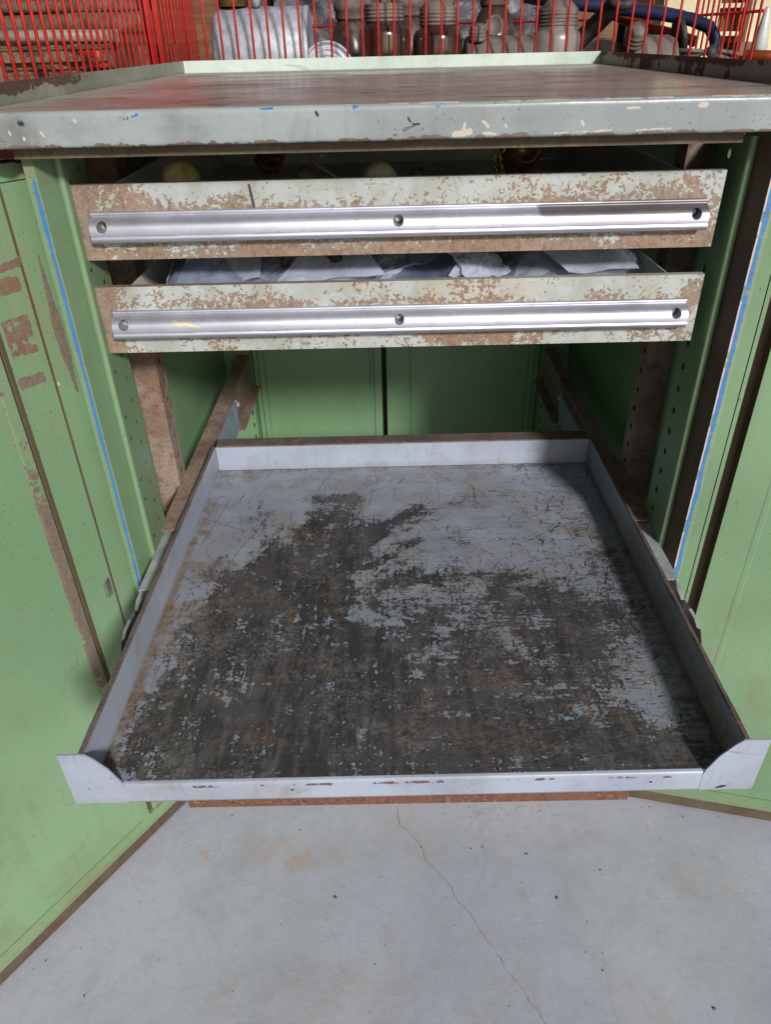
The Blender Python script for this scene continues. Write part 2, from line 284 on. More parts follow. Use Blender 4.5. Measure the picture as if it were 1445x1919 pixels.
# ------------------------------------------------------------------ mesh helpers
class MB:
    def __init__(s): s.v = []; s.f = []; s.sm = []
    def add(s, vs, fs, smooth=False, M=None):
        o = len(s.v)
        for p in vs:
            p = Vector(p)
            if M is not None: p = M @ p
            s.v.append((p.x, p.y, p.z))
        for f in fs: s.f.append([i+o for i in f]); s.sm.append(smooth)
        return s
    def box(s, x0, x1, y0, y1, z0, z1, M=None):
        v = [(x0,y0,z0),(x1,y0,z0),(x1,y1,z0),(x0,y1,z0),(x0,y0,z1),(x1,y0,z1),(x1,y1,z1),(x0,y1,z1)]
        return s.add(v, [(0,3,2,1),(4,5,6,7),(0,1,5,4),(1,2,6,5),(2,3,7,6),(3,0,4,7)], False, M)
    def tube(s, pts, r, n=8, cap=True, smooth=True):
        pts = [Vector(p) for p in pts]; rs = r if isinstance(r, (list, tuple)) else [r]*len(pts)
        vs = []; ref = None
        for i, p in enumerate(pts):
            d = (pts[min(i+1, len(pts)-1)]-pts[max(i-1, 0)]).normalized()
            if ref is None: ref = Vector((0, 0, 1)) if abs(d.z) < 0.9 else Vector((1, 0, 0))
            a = d.cross(ref).normalized(); b = d.cross(a).normalized(); ref = a.cross(d) if False else ref
            for k in range(n):
                t = 2*math.pi*k/n; vs.append(p+(a*math.cos(t)+b*math.sin(t))*rs[i])
        fs = [(i*n+k, i*n+(k+1) % n, (i+1)*n+(k+1) % n, (i+1)*n+k) for i in range(len(pts)-1) for k in range(n)]
        s.add(vs, fs, smooth)
        if cap:
            o = len(s.v)-len(vs); s.f.append([o+k for k in range(n)][::-1]); s.sm.append(False)
            s.f.append([o+(len(pts)-1)*n+k for k in range(n)]); s.sm.append(False)
        return s
    def lathe(s, prof, M=None, n=32, smooth=True):
        vs = []; fs = []
        for r, z in prof:
            for k in range(n): t = 2*math.pi*k/n; vs.append((r*math.cos(t), r*math.sin(t), z))
        for i in range(len(prof)-1):
            for k in range(n): fs.append((i*n+k, i*n+(k+1) % n, (i+1)*n+(k+1) % n, (i+1)*n+k))
        s.add(vs, fs, smooth, M)
        for i, fl in ((0, True), (len(prof)-1, False)):
            if prof[i][0] > 1e-5:
                ids = [len(s.v)-len(vs)+i*n+k for k in range(n)]
                s.f.append(ids[::-1] if fl else ids); s.sm.append(False)
        return s
    def grid(s, fn, us, vs_, flip=False, smooth=False):
        nu, nv = len(us), len(vs_); o = len(s.v)
        for u in us:
            for v in vs_: s.v.append(tuple(fn(u, v)))
        for i in range(nu-1):
            for j in range(nv-1):
                a = o+i*nv+j; q = [a, a+nv, a+nv+1, a+1]
                s.f.append(q[::-1] if flip else q); s.sm.append(smooth)
        return s
    def plate(s, P0, U, V, du, dv, T):
        """finely divided front face with thickness T (vector away from the viewer)"""
        P0, U, V, T = map(Vector, (P0, U, V, T))
        nu = max(1, int(U.length/du)); nv = max(1, int(V.length/dv))
        s.grid(lambda u, v: P0+U*u+V*v, np.linspace(0, 1, nu+1), np.linspace(0, 1, nv+1))
        c = [P0, P0+U, P0+U+V, P0+V]; c2 = [p+T for p in c]
        return s.add(c+c2, [(0,4,5,1),(1,5,6,2),(2,6,7,3),(3,7,4,0),(4,7,6,5)])
    def extr(s, prof, z0, z1, nz, close=False, axis='z', smooth=False):
        """a folded sheet: open profile of (x,y) run along z (or (y,z) run along x)"""
        zs = np.linspace(z0, z1, nz+1)
        if axis == 'z': f = lambda i, z: (prof[int(i)][0], prof[int(i)][1], z)
        else: f = lambda i, x: (x, prof[int(i)][0], prof[int(i)][1])
        return s.grid(f, range(len(prof)), zs, smooth=smooth)
ORG = {}
def children_loc(parent): return ORG.get(parent.name, Vector((0, 0, 0))) if parent else Vector((0, 0, 0))
def build(name, mb, mat, parent=None, label=None, mask=None, spot=None, loc=None):
    me = bpy.data.meshes.new(name)
    V = np.array(mb.v, dtype=np.float64)
    org = children_loc(parent) if parent else Vector(loc or (0, 0, 0))
    me.from_pydata((V-np.array(org)).tolist(), [], mb.f); me.update()
    me.polygons.foreach_set('use_smooth', mb.sm)
    for nm, fn in (('mask', mask), ('spot', spot)):
        if fn:
            a = me.color_attributes.new(nm, 'FLOAT_COLOR', 'POINT')
            r, g, b = fn(V[:, 0], V[:, 1], V[:, 2]); z = np.zeros(len(V))
            a.data.foreach_set('color', np.clip(np.stack([r+z, g+z, b+z, z+1], 1), -1, 2).astype(np.float32).ravel())
    me.materials.append(MT[mat])
    o = bpy.data.objects.new(name, me); COL.objects.link(o)
    if parent: o.parent = parent
    else: o.location = org
    ORG[o.name] = org
    if label: o['label'] = label
    return o
def thing(name, label, cat, loc=(0, 0, 0), group=None):
    o = bpy.data.objects.new(name, None); COL.objects.link(o); o.location = loc; ORG[o.name] = Vector(loc); o.empty_display_size = 0.05
    o['label'] = label; o['category'] = cat
    if group: o['group'] = group
    return o
def tag(o, label, cat, group=None):
    o['label'] = label; o['category'] = cat
    if group: o['group'] = group
    return o
def caps(X, Y, L, soft=1.0):
    """sum of soft capsules (x1,y1,x2,y2,radius,strength) in a plane"""
    o = np.zeros(len(X))
    for x1, y1, x2, y2, r, s in L:
        dx, dy = x2-x1, y2-y1; q = dx*dx+dy*dy+1e-12
        t = np.clip(((X-x1)*dx+(Y-y1)*dy)/q, 0, 1); d = np.hypot(X-x1-t*dx, Y-y1-t*dy)
        o += s*np.clip(1.5-d/(r*soft), 0, 1)
    return o
def wob(t, f, seed, amp=1.0):
    r = np.random.RandomState(seed); o = 0
    for k in range(6):
        o = o+np.sin(t*f*(1.9**k)+r.rand()*6.28)/(1.5**k)
    return o*amp/2.2
Rx = lambda a: Matrix.Rotation(a, 4, 'X'); Ry = lambda a: Matrix.Rotation(a, 4, 'Y'); Rz = lambda a: Matrix.Rotation(a, 4, 'Z'); Tr = lambda *p: Matrix.Translation(p)
def holed(mb, fn, x0, x1, w0, w1, cx, cw, rx, rw, n=6, rings=3, smooth=False, flip=False):
    """rectangular cell in parameter space with an elliptic hole, mapped by fn"""
    per = []
    for k in range(n): per.append((x0+(x1-x0)*k/n, w0))
    for k in range(n): per.append((x1, w0+(w1-w0)*k/n))
    for k in range(n): per.append((x1-(x1-x0)*k/n, w1))
    for k in range(n): per.append((x0, w1-(w1-w0)*k/n))
    N = len(per); vs = []
    for j in range(rings+1):
        t = j/rings
        for p in per:
            a = math.atan2((p[1]-cw)/(w1-w0), (p[0]-cx)/(x1-x0)); q = (cx+rx*math.cos(a), cw+rw*math.sin(a))
            vs.append(fn(p[0]*(1-t)+q[0]*t, p[1]*(1-t)+q[1]*t))
    fs = [(j*N+k, j*N+(k+1) % N, (j+1)*N+(k+1) % N, (j+1)*N+k) for j in range(rings) for k in range(N)]
    if flip: fs = [f[::-1] for f in fs]
    mb.add(vs, fs, smooth)
    return [fn(cx+rx*math.cos(a), cw+rw*math.sin(a)) for a in [2*math.pi*k/16 for k in range(16)]]
TRAY_WEAR=[(-0.152,0.125,-0.085,0.179,0.016,0.75),(-0.134,0.196,-0.074,0.201,0.009,0.75),(-0.173,0.049,-0.090,0.122,0.022,0.75),(-0.073,0.063,0.019,0.165,0.008,0.95),(-0.094,0.040,-0.044,0.114,0.013,0.75),(-0.113,0.006,-0.058,0.051,0.014,0.60),(-0.051,0.022,0.018,0.083,0.005,0.70),(0.001,0.112,0.034,0.153,0.005,0.50),(-0.076,-0.038,0.091,-0.027,0.023,0.42),(-0.043,-0.002,0.067,0.006,0.017,0.34),(0.095,0.005,0.137,0.009,0.006,0.50),(0.174,-0.014,0.202,-0.009,0.005,0.40),(-0.059,0.101,-0.001,0.025,0.022,0.20),(0.014,0.060,0.076,0.096,0.016,0.15),(0.256,0.040,0.263,-0.106,0.013,0.34),(0.212,0.105,0.257,0.017,0.014,0.20),(-0.223,0.192,-0.171,0.031,0.011,0.25),(-0.252,0.011,-0.233,0.107,0.009,0.20),(0.076,0.096,0.098,0.034,0.007,0.20),(0.034,0.153,0.083,0.180,0.006,0.20),(-0.188,-0.002,-0.115,0.041,0.024,0.60),(-0.229,-0.001,-0.137,-0.036,0.023,0.50),(-0.110,-0.037,-0.072,0.028,0.012,0.50),(-0.131,-0.095,-0.110,-0.026,0.026,0.60),(-0.043,-0.028,0.005,0.008,0.005,0.35),(-0.202,-0.083,-0.128,-0.130,0.038,0.62),(-0.172,-0.162,-0.078,-0.140,0.036,0.60),(-0.242,-0.110,-0.220,-0.092,0.021,0.35),(-0.244,-0.184,-0.099,-0.195,0.029,0.60),(-0.240,-0.248,-0.009,-0.227,0.033,0.55),(-0.248,-0.280,0.241,-0.282,0.015,0.85),(-0.074,-0.096,-0.005,-0.107,0.018,0.35),(0.033,-0.099,0.219,-0.105,0.022,0.55),(0.131,-0.034,0.239,-0.077,0.019,0.62),(0.121,-0.007,0.156,-0.002,0.005,0.50),(0.168,-0.045,0.222,-0.096,0.019,0.30),(-0.042,-0.141,0.075,-0.169,0.026,0.40),(0.077,-0.153,0.187,-0.139,0.024,0.42),(-0.008,-0.220,0.183,-0.203,0.033,0.55),(-0.010,-0.260,0.221,-0.266,0.024,0.55),(0.187,-0.188,0.224,-0.157,0.016,0.40),(0.217,-0.259,0.260,-0.273,0.016,0.45),(-0.076,-0.188,-0.008,-0.198,0.023,0.35),(0.094,-0.000,-0.043,-0.018,0.007,0.20),(-0.231,-0.033,-0.224,0.010,0.011,0.30),(-0.107,-0.077,-0.083,-0.048,0.007,0.30),(-0.030,-0.049,0.114,-0.054,0.014,0.18),(0.273,-0.049,0.263,-0.124,0.008,0.18),(-0.012,-0.125,0.021,-0.080,0.012,0.20)]
TRAY_KEEP=[(-0.057,-0.012,-0.030,-0.029,0.007,0.30),(0.098,0.034,0.216,0.054,0.024,0.30),(-0.068,-0.078,-0.043,-0.069,0.006,0.25),(0.214,-0.148,0.244,-0.226,0.019,0.35),(0.175,-0.228,0.191,-0.238,0.011,0.60),(0.032,-0.117,0.054,-0.144,0.013,0.30),(0.117,-0.120,0.130,-0.154,0.008,0.30),(0.257,-0.166,0.241,-0.266,0.010,0.30),(-0.165,0.105,-0.155,0.160,0.008,0.30),(-0.288,-0.213,-0.279,-0.109,0.013,0.25),(-0.085,0.005,-0.079,0.028,0.004,0.40),(-0.120,-0.217,-0.104,-0.195,0.005,0.20),(-0.047,-0.266,-0.009,-0.247,0.012,0.20),(0.273,-0.049,0.281,-0.124,0.010,0.35),(0.094,-0.200,0.102,-0.222,0.009,0.25),(0.048,-0.265,0.081,-0.256,0.011,0.25),(-0.095,-0.067,-0.080,-0.105,0.006,0.30),(0.011,-0.030,0.080,-0.011,0.009,0.20)]
TRAY_RUST=[(-0.160,0.132,-0.165,0.139,0.011,0.80),(-0.142,0.104,-0.119,0.090,0.009,0.70),(-0.082,-0.068,-0.108,-0.067,0.009,0.60),(-0.208,-0.193,-0.201,-0.194,0.007,0.90),(-0.187,-0.102,-0.181,-0.098,0.006,0.60),(0.074,-0.173,0.096,-0.181,0.009,0.90),(0.128,-0.162,0.133,-0.170,0.006,0.70),(0.015,-0.198,0.020,-0.213,0.007,0.80),(-0.004,-0.247,0.006,-0.258,0.011,0.70),(0.173,-0.224,0.202,-0.239,0.008,0.40),(0.117,-0.120,0.122,-0.146,0.006,0.70),(-0.148,-0.257,-0.127,-0.251,0.010,0.50),(-0.126,-0.147,-0.121,-0.139,0.006,0.50),(-0.288,-0.071,-0.278,-0.062,0.009,0.60),(-0.256,-0.144,-0.251,-0.152,0.005,0.70),(0.102,0.210,0.189,0.191,0.016,0.50),(0.245,0.189,0.266,0.144,0.016,0.50),(-0.196,0.237,-0.175,0.205,0.017,0.40),(0.109,0.063,0.139,0.069,0.013,0.50),(-0.096,-0.156,-0.089,-0.165,0.006,0.50),(0.048,-0.262,0.105,-0.269,0.011,0.50),(0.118,-0.257,0.137,-0.264,0.008,0.50),(-0.189,-0.263,-0.163,-0.260,0.010,0.50)]
TRAY_GRIME=[(-0.292,0.283,-0.243,0.273,0.010,0.80),(-0.288,0.096,-0.292,0.194,0.008,0.80),(-0.292,0.018,-0.282,0.035,0.006,0.70),(-0.296,-0.041,-0.293,-0.260,0.005,1.00),(-0.294,-0.273,-0.283,-0.286,0.005,0.90),(-0.219,0.289,0.284,0.289,0.006,0.80),(0.226,0.174,0.250,0.077,0.009,0.45),(-0.164,0.253,0.124,0.257,0.010,0.40),(-0.288,0.012,-0.243,0.033,0.010,0.50),(0.268,0.090,0.284,-0.205,0.006,0.70),(0.284,-0.220,0.286,-0.286,0.008,0.90)]
CRACK=[(-0.0177,-0.0056),(-0.0158,-0.0374),(-0.0025,-0.0489),(0.0089,-0.0629),(0.0198,-0.0793),(0.0230,-0.0986),(0.0367,-0.1142),(0.0591,-0.1378),(0.0630,-0.1570),(0.0826,-0.1791),(0.0939,-0.2017),(0.0983,-0.2091),(0.1186,-0.2412),(0.1250,-0.2569),(0.1429,-0.2795),(0.1485,-0.2961),(0.1580,-0.3049),(0.1646,-0.3214),(0.1786,-0.3455)]
CRACK2=[(0.2978,-0.1207),(0.3213,-0.1505),(0.3563,-0.1638),(0.4108,-0.1632),(0.4667,-0.1595),(0.5295,-0.1582),(0.5838,-0.1584)]
CRACK3=[(-0.3142,-0.0171),(-0.2977,-0.0732),(-0.2669,-0.1170),(-0.2149,-0.1426),(-0.1579,-0.1595),(-0.1250,-0.1831),(-0.1041,-0.2201),(-0.0971,-0.2614)]
FSTAIN=[(-0.241,-0.074,-0.172,-0.093,0.019,0.55),(-0.195,-0.106,-0.191,-0.110,0.009,0.70),(-0.173,-0.084,-0.107,-0.068,0.026,0.30),(-0.041,-0.203,-0.029,-0.207,0.007,0.70),(-0.014,-0.042,0.026,-0.088,0.026,0.25),(0.414,-0.134,0.451,-0.138,0.026,0.40),(-0.334,-0.068,-0.309,-0.091,0.003,0.90),(-0.277,-0.303,-0.229,-0.298,0.007,0.60),(-0.274,-0.285,-0.242,-0.266,0.007,0.40),(0.377,-0.031,0.380,-0.050,0.004,0.50),(0.091,-0.205,0.106,-0.209,0.005,0.50),(-0.057,-0.051,0.281,-0.057,0.026,0.12),(0.282,-0.287,0.302,-0.312,0.021,0.25),(-0.159,-0.305,-0.055,-0.288,0.044,0.20),(-0.314,-0.165,-0.286,-0.188,0.002,0.60),(-0.287,-0.238,-0.274,-0.249,0.003,0.60)]
FPIT=[(-0.1128,-0.1532),(0.2126,-0.1597),(0.2541,-0.2589),(0.3849,-0.3070),(0.1137,-0.0793),(0.1781,-0.0911),(0.0945,-0.0807),(0.4411,-0.0324),(0.1806,-0.0912),(0.3937,-0.0140),(-0.5086,-0.2346),(-0.4399,-0.2796),(0.0183,-0.0775),(0.2862,-0.1188),(-0.1748,-0.0437),(-0.2883,-0.0157)]
# ------------------------------------------------------------------ wear maps worked out on fine grids (colour of the metal only)
def fbm(nx, ny, cells, seed, ax=1.0, ay=1.0, gain=0.75):
    r = np.random.RandomState(seed); out = np.zeros((nx, ny)); w = 1.0
    for c in cells:
        cx, cy = max(1.0, c*ax), max(1.0, c*ay); gx, gy = int(nx/cx)+3, int(ny/cy)+3
        g = r.randn(gx, gy); x = np.arange(nx)/cx+r.rand(); y = np.arange(ny)/cy+r.rand()
        xi = np.minimum(x.astype(int), gx-2); yi = np.minimum(y.astype(int), gy-2); fx = x-xi; fy = y-yi; fx = fx*fx*(3-2*fx); fy = fy*fy*(3-2*fy)
        fx = fx[:, None]; fy = fy[None, :]
        a = g[np.ix_(xi, yi)]; b = g[np.ix_(xi+1, yi)]; c_ = g[np.ix_(xi, yi+1)]; d = g[np.ix_(xi+1, yi+1)]
        out += w*((a*(1-fx)+b*fx)*(1-fy)+(c_*(1-fx)+d*fx)*fy); w *= gain
    return out/out.std()
def sst(x, a, b): t = np.clip((x-a)/(b-a), 0, 1); return t*t*(3-2*t)
class Ras:
    def __init__(s, x0, x1, y0, y1, nx, ny):
        s.x0, s.x1, s.y0, s.y1, s.nx, s.ny = x0, x1, y0, y1, nx, ny
        s.X, s.Y = np.meshgrid(np.linspace(x0, x1, nx), np.linspace(y0, y1, ny), indexing='ij')
    def caps(s, L, soft=1.0): return caps(s.X.ravel(), s.Y.ravel(), L, soft).reshape(s.nx, s.ny)
    def strokes(s, arr, n, rnd, dens, len_, ang, val, curve=0.3, brk=0.0, wide=0.0):
        px = (s.x1-s.x0)/(s.nx-1); done = 0; tries = 0
        while done < n and tries < n*30:
            tries += 1; x = rnd.uniform(s.x0, s.x1); y = rnd.uniform(s.y0, s.y1)
            i = int((x-s.x0)/(s.x1-s.x0)*(s.nx-1)); j = int((y-s.y0)/(s.y1-s.y0)*(s.ny-1))
            if rnd.random() > dens[i, j]: continue
            done += 1; L = rnd.uniform(*len_); a = ang(rnd); k = rnd.uniform(-curve, curve)/max(L, .01); v = rnd.uniform(*val); m = max(2, int(L/px*1.3))
            t = np.linspace(0, L, m); th = a+k*t+0.05*np.cumsum(np.random.RandomState(tries).randn(m))*px*60
            xs = x+np.cumsum(np.cos(th))*(L/m); ys = y+np.cumsum(np.sin(th))*(L/m)
            vv = v*np.clip(np.minimum(t, L-t)/(L*0.25), 0.2, 1)
            if brk: vv = vv*(np.sin(t*rnd.uniform(300, 900)+rnd.random()*6) > brk-1)
            ii = np.round((xs-s.x0)/(s.x1-s.x0)*(s.nx-1)).astype(int); jj = np.round((ys-s.y0)/(s.y1-s.y0)*(s.ny-1)).astype(int)
            for di, dj in (((0, 0),) if rnd.random() > wide else ((0, 0), (1, 0), (0, 1))):
                a_, b_ = ii+di, jj+dj; ok = (a_ >= 0) & (a_ < s.nx) & (b_ >= 0) & (b_ < s.ny)
                np.maximum.at(arr, (a_[ok], b_[ok]), vv[ok])
    def get(s, arr, X, Y):
        fx = np.clip((X-s.x0)/(s.x1-s.x0)*(s.nx-1), 0, s.nx-1.001); fy = np.clip((Y-s.y0)/(s.y1-s.y0)*(s.ny-1), 0, s.ny-1.001)
        i = fx.astype(int); j = fy.astype(int); u = fx-i; v = fy-j
        return (arr[i, j]*(1-u)+arr[i+1, j]*u)*(1-v)+(arr[i, j+1]*(1-u)+arr[i+1, j+1]*u)*v
def tray_maps():
    R = Ras(-0.3, 0.3, -0.304, 0.293, 820, 820); X, Y = R.X, R.Y; n = 820
    fc = fbm(n, n, [60, 30, 15], 1); ff = fbm(n, n, [16, 8, 4, 2.2], 2, gain=0.9)
    sx = fbm(n, n, [12, 6, 3, 1.6], 3, ax=4.5, ay=0.4); sy = fbm(n, n, [12, 6, 3, 1.6], 4, ax=0.4, ay=4.5); vf = fbm(n, n, [3, 1.8, 1.1], 5, gain=0.9)
    # warped crackle: worm-like cell edges
    rid = 1-np.abs(fbm(n, n, [14, 7, 3.5], 8, gain=0.7))*2.2; rid = np.clip(rid, 0, 1)
    right = sst(X, -0.05, 0.1)
    B = 0.02+R.caps(TRAY_WEAR, 1.5)*0.66-R.caps(TRAY_KEEP, 1.4)*0.75+0.26*sst(-Y, 0.00, 0.20)*sst(0.27-X, 0, 0.06)*sst(X+0.31, 0, 0.03)+0.10*sst(-X, 0.0, 0.2)*sst(0.1-Y, 0, 0.2)
    B = np.minimum(B, 0.74)
    st = sx*(0.35+0.55*right)+sy*(0.60-0.3*right)
    near = sst(B, 0.02, 0.25)
    W = B+fc*0.07+near*(ff*0.12+st*0.12+vf*0.09+rid*0.10)
    wear = sst(W, 0.42, 0.54)
    cl = fbm(n, n, [70, 35, 16], 6); fl = sst(vf*0.8+ff*0.45+st*0.6, 1.0, 1.7)*sst(cl, -0.2, 1.1)
    wear = wear*(1-0.72*fl)
    haze = sst(cl+0.5*ff, 0.35, 1.6)*sst(vf+st*0.8+ff*0.3, -0.2, 1.2)     # thin greyed paint film
    wear = wear*(1-0.45*haze)
    half = sst(W, 0.20, 0.44)
    wear = np.maximum(wear, half*sst(vf*0.8+ff*0.7+st*0.6+rid*0.6, 1.0, 1.6)*0.95)
    wear = np.maximum(wear, 0.85*sst(rid, 0.75, 0.95)*sst(fbm(n, n, [50, 25, 12], 9)+W*2.5, 0.9, 1.6)*sst(W, 0.05, 0.3))
    rnd = random.Random(12); sc = np.zeros((n, n))
    zone = np.clip(0.10+1.1*sst(W, 0.10, 0.42), 0, 1)
    g = lambda m, s: (lambda r: r.gauss(m, s))
    R.strokes(sc, 900, rnd, zone, (0.004, 0.022), g(1.2, 0.7), (0.4, 1.0), 0.6, 0.5, 0.3)
    R.strokes(sc, 600, rnd, np.clip(zone*right*(0.5+Y*2+0.7), 0, 1), (0.01, 0.06), g(0.0, 0.15), (0.3, 0.9), 0.2, 0.6)
    R.strokes(sc, 380, rnd, zone, (0.015, 0.07), g(1.35, 0.28), (0.3, 0.9), 0.3, 0.4)
    R.strokes(sc, 420, rnd, np.clip(zone*sst(X, -0.2, 0.1)+0.10, 0, 1), (0.015, 0.08), lambda r: r.choice([0.9, -1.0, 2.2, 0.1])+r.gauss(0, 0.25), (0.3, 0.9), 0.6, 0.3)
    R.strokes(sc, 800, rnd, np.clip(sst(X, 0.12, 0.2)*sst(0.29-X, 0, 0.03), 0, 1), (0.004, 0.026), lambda r: r.choice([0.1, 1.6])+r.gauss(0, 0.2), (0.4, 1.0), 0.5, 0.5, 0.2)
    R.strokes(sc, 60, rnd, np.ones((n, n)), (0.04, 0.20), lambda r: r.uniform(0, 3.14), (0.3, 0.75), 0.5, 0.2)
    R.strokes(sc, 60, rnd, np.clip(sst(X, 0.0, 0.2)+0.1, 0, 1), (0.01, 0.03), lambda r: r.uniform(0, 3.14), (0.6, 1), 2.5, 0.2, 0.4)
    lt = np.zeros((n, n)); R.strokes(lt, 900, rnd, sst(W, 0.45, 0.6), (0.01, 0.07), g(1.4, 0.3), (0.15, 0.7), 0.3); R.strokes(lt, 500, rnd, sst(W, 0.45, 0.6)*right, (0.02, 0.1), g(0.05, 0.25), (0.15, 0.6), 0.3)
    film = np.clip(sst(W, 0.04, 0.42)*(0.55+0.25*fc*0.5+0.25*ff*0.5)+0.15*sst(cl, 0.3, 1.5), 0, 1)
    hz = haze*sst(W, 0.35, 0.6)
    tb_ = fbm(n, n, [46, 24, 12], 15)
    rust = np.clip(R.caps(TRAY_RUST, 1.5)*1.0+0.65*sst(tb_, 0.9, 2.0)*sst(W, 0.2, 0.5)+0.45*sst(-X, 0.19, 0.28)*sst(0.1-Y, 0, 0.1), 0, 1)*sst(ff*0.7+vf*0.7+fc*0.2, -0.5, 1.1)
    grime = np.clip(R.caps(TRAY_GRIME, 1.6)*sst(0.6*st+ff*0.7, -1.1, 1.0)+0.22*sst(sx*0.6+fc*0.8, 0.7, 2.0)+0.8*sst(-0.2925-X, -0.004, 0.002)*(Y < 0.1)+0.8*sst(X, 0.288, 0.298), 0, 1)
    return R, wear, rust, grime, sc, np.clip(np.maximum(lt*0.8, hz*0.75), 0, 1), film
def front_maps(z0, fn, seed, flip=0):
    R = Ras(XC-0.3235, XC+0.3235, z0, z0+0.0725, 900, 102); nx, ny = 900, 102
    r, g, b = fn(R.X.ravel(), None, R.Y.ravel()); r = r.reshape(nx, ny); g = (g+0*R.X.ravel()).reshape(nx, ny); b = (b+0*R.X.ravel()).reshape(nx, ny)
    fc = fbm(nx, ny, [70, 34, 16], seed); ff = fbm(nx, ny, [7, 4, 2.4, 1.5], seed+1, gain=0.95); vf = fbm(nx, ny, [2.6, 1.5], seed+2)
    rid = 1-np.abs(fbm(nx, ny, [16, 8, 4], seed+3))*1.2                   # worm-like veins
    W = r+0.085*fc+0.12*ff+0.09*vf+0.07*np.clip(rid, 0, 1)
    wear = sst(W, 0.47, 0.55)
    rnd = random.Random(seed); sc = np.zeros((nx, ny))
    R.strokes(sc, 330, rnd, np.ones((nx, ny)), (0.004, 0.022), lambda q: q.uniform(0, 6.28), (0.4, 1.0), 1.4, 0.25, 0.35)
    R.strokes(sc, 40, rnd, np.ones((nx, ny)), (0.02, 0.05), lambda q: q.gauss(0.8, 0.7), (0.5, 1.0), 0.8, 0.2, 0.4)
    R.strokes(sc, 40, rnd, np.ones((nx, ny)), (0.02, 0.08), lambda q: q.gauss(0, 0.12), (0.3, 0.9), 0.3, 0.2)
    wear = np.maximum(wear, sc*0.9*(W > r-0.3))
    rust = np.clip(g+0.18*fc+0.14*ff, 0, 1); gr = np.clip(b+0.12*fc+0.12*vf, 0, 1)
    return R, wear, rust, gr
# ================================================================== ADDED ROOF AND SIDE WALL, OUT OF VIEW, TO BLOCK SKY LIGHT
m0 = MB(); m0.box(-2.49, 6, -2.0, 0.6, 3.4, 3.45); rf = build('added_shade_roof', m0, 'shed'); tag(rf, 'dark unseen roof added overhead to block sky light', 'roof')
m0 = MB(); m0.box(-2.6, -2.5, -7.0, 2.59, 0.0006, 3.45); tag(build('added_shade_wall', m0, 'shed'), 'dark unseen side wall added at the left to block sky light', 'wall')
# ================================================================== FLOOR
def build_floor():
    xs = np.concatenate([[-25, -8, -3, -1.5], np.linspace(-0.8, 0.8, 321), [1.5, 3, 8, 25]])
    ys = np.concatenate([[-25, -8, -3, -1.2], np.linspace(-0.6, 0.1, 141), [1, 3, 8, 25]])
    m = MB(); m.grid(lambda x, y: (x, y, 0), xs, ys)
    o = build('concrete_floor', m, 'floor', mask=lambda X, Y, Z: (0*X, caps(X, Y, FSTAIN, 1.1)*0.85, 0*X))
    o['kind'] = 'structure'
    r = random.Random(3)
    for pts, w in ((CRACK, 0.0006), (CRACK2, 0.00022), (CRACK3, 0.00018)):
        fine = []
        for a, b in zip(pts[:-1], pts[1:]):
            n = max(2, int(math.hypot(b[0]-a[0], b[1]-a[1])/0.004))
            for k in range(n):
                t = k/n; fine.append((a[0]+(b[0]-a[0])*t+r.uniform(-.0012, .0012), a[1]+(b[1]-a[1])*t+r.uniform(-.0008, .0008)))
        m = MB(); vs = []
        for i, p in enumerate(fine):
            ww = w*r.uniform(0.25, 1.0)*0.5
            vs += [(p[0]-ww, p[1]-ww*0.5, 0.0006), (p[0]+ww, p[1]+ww*0.5, 0.0006)]
        m.add(vs, [(2*i, 2*i+1, 2*i+3, 2*i+2) for i in range(len(fine)-1)])
        build('crack', m, 'crack', o)
    m = MB()
    for k, (x, y) in enumerate(FPIT+[(r.uniform(-.45, .5), r.uniform(-.33, -.01)) for _ in range(50)]+[(r.uniform(.05, .25), r.uniform(-.03, -.008)) for _ in range(40)]):
        big = 0.0028 if k in (0, 1, 3) else (0.0016 if k < len(FPIT) else r.uniform(.0004, .0011)); n = 7
        vs = [(x+big*math.cos(6.28*i/n)*r.uniform(.6, 1.2), y+big*math.sin(6.28*i/n)*r.uniform(.5, 1), 0.0007) for i in range(n)]+[(x, y, 0.0007+big*0.5)]
        m.add(vs, [(i, (i+1) % n, n) for i in range(n)])
    g = build('paint_grit', m, 'crack'); g['kind'] = 'stuff'; g['label'] = 'scattered dark grit specks lying on the grey painted concrete'
    g.parent = o
MT['crack'] = simple('crack_dark_grey', lin(112, 108, 114), lin(80, 78, 82), 60, 0.9)  # dark grey of the crack lines and grit
build_floor()

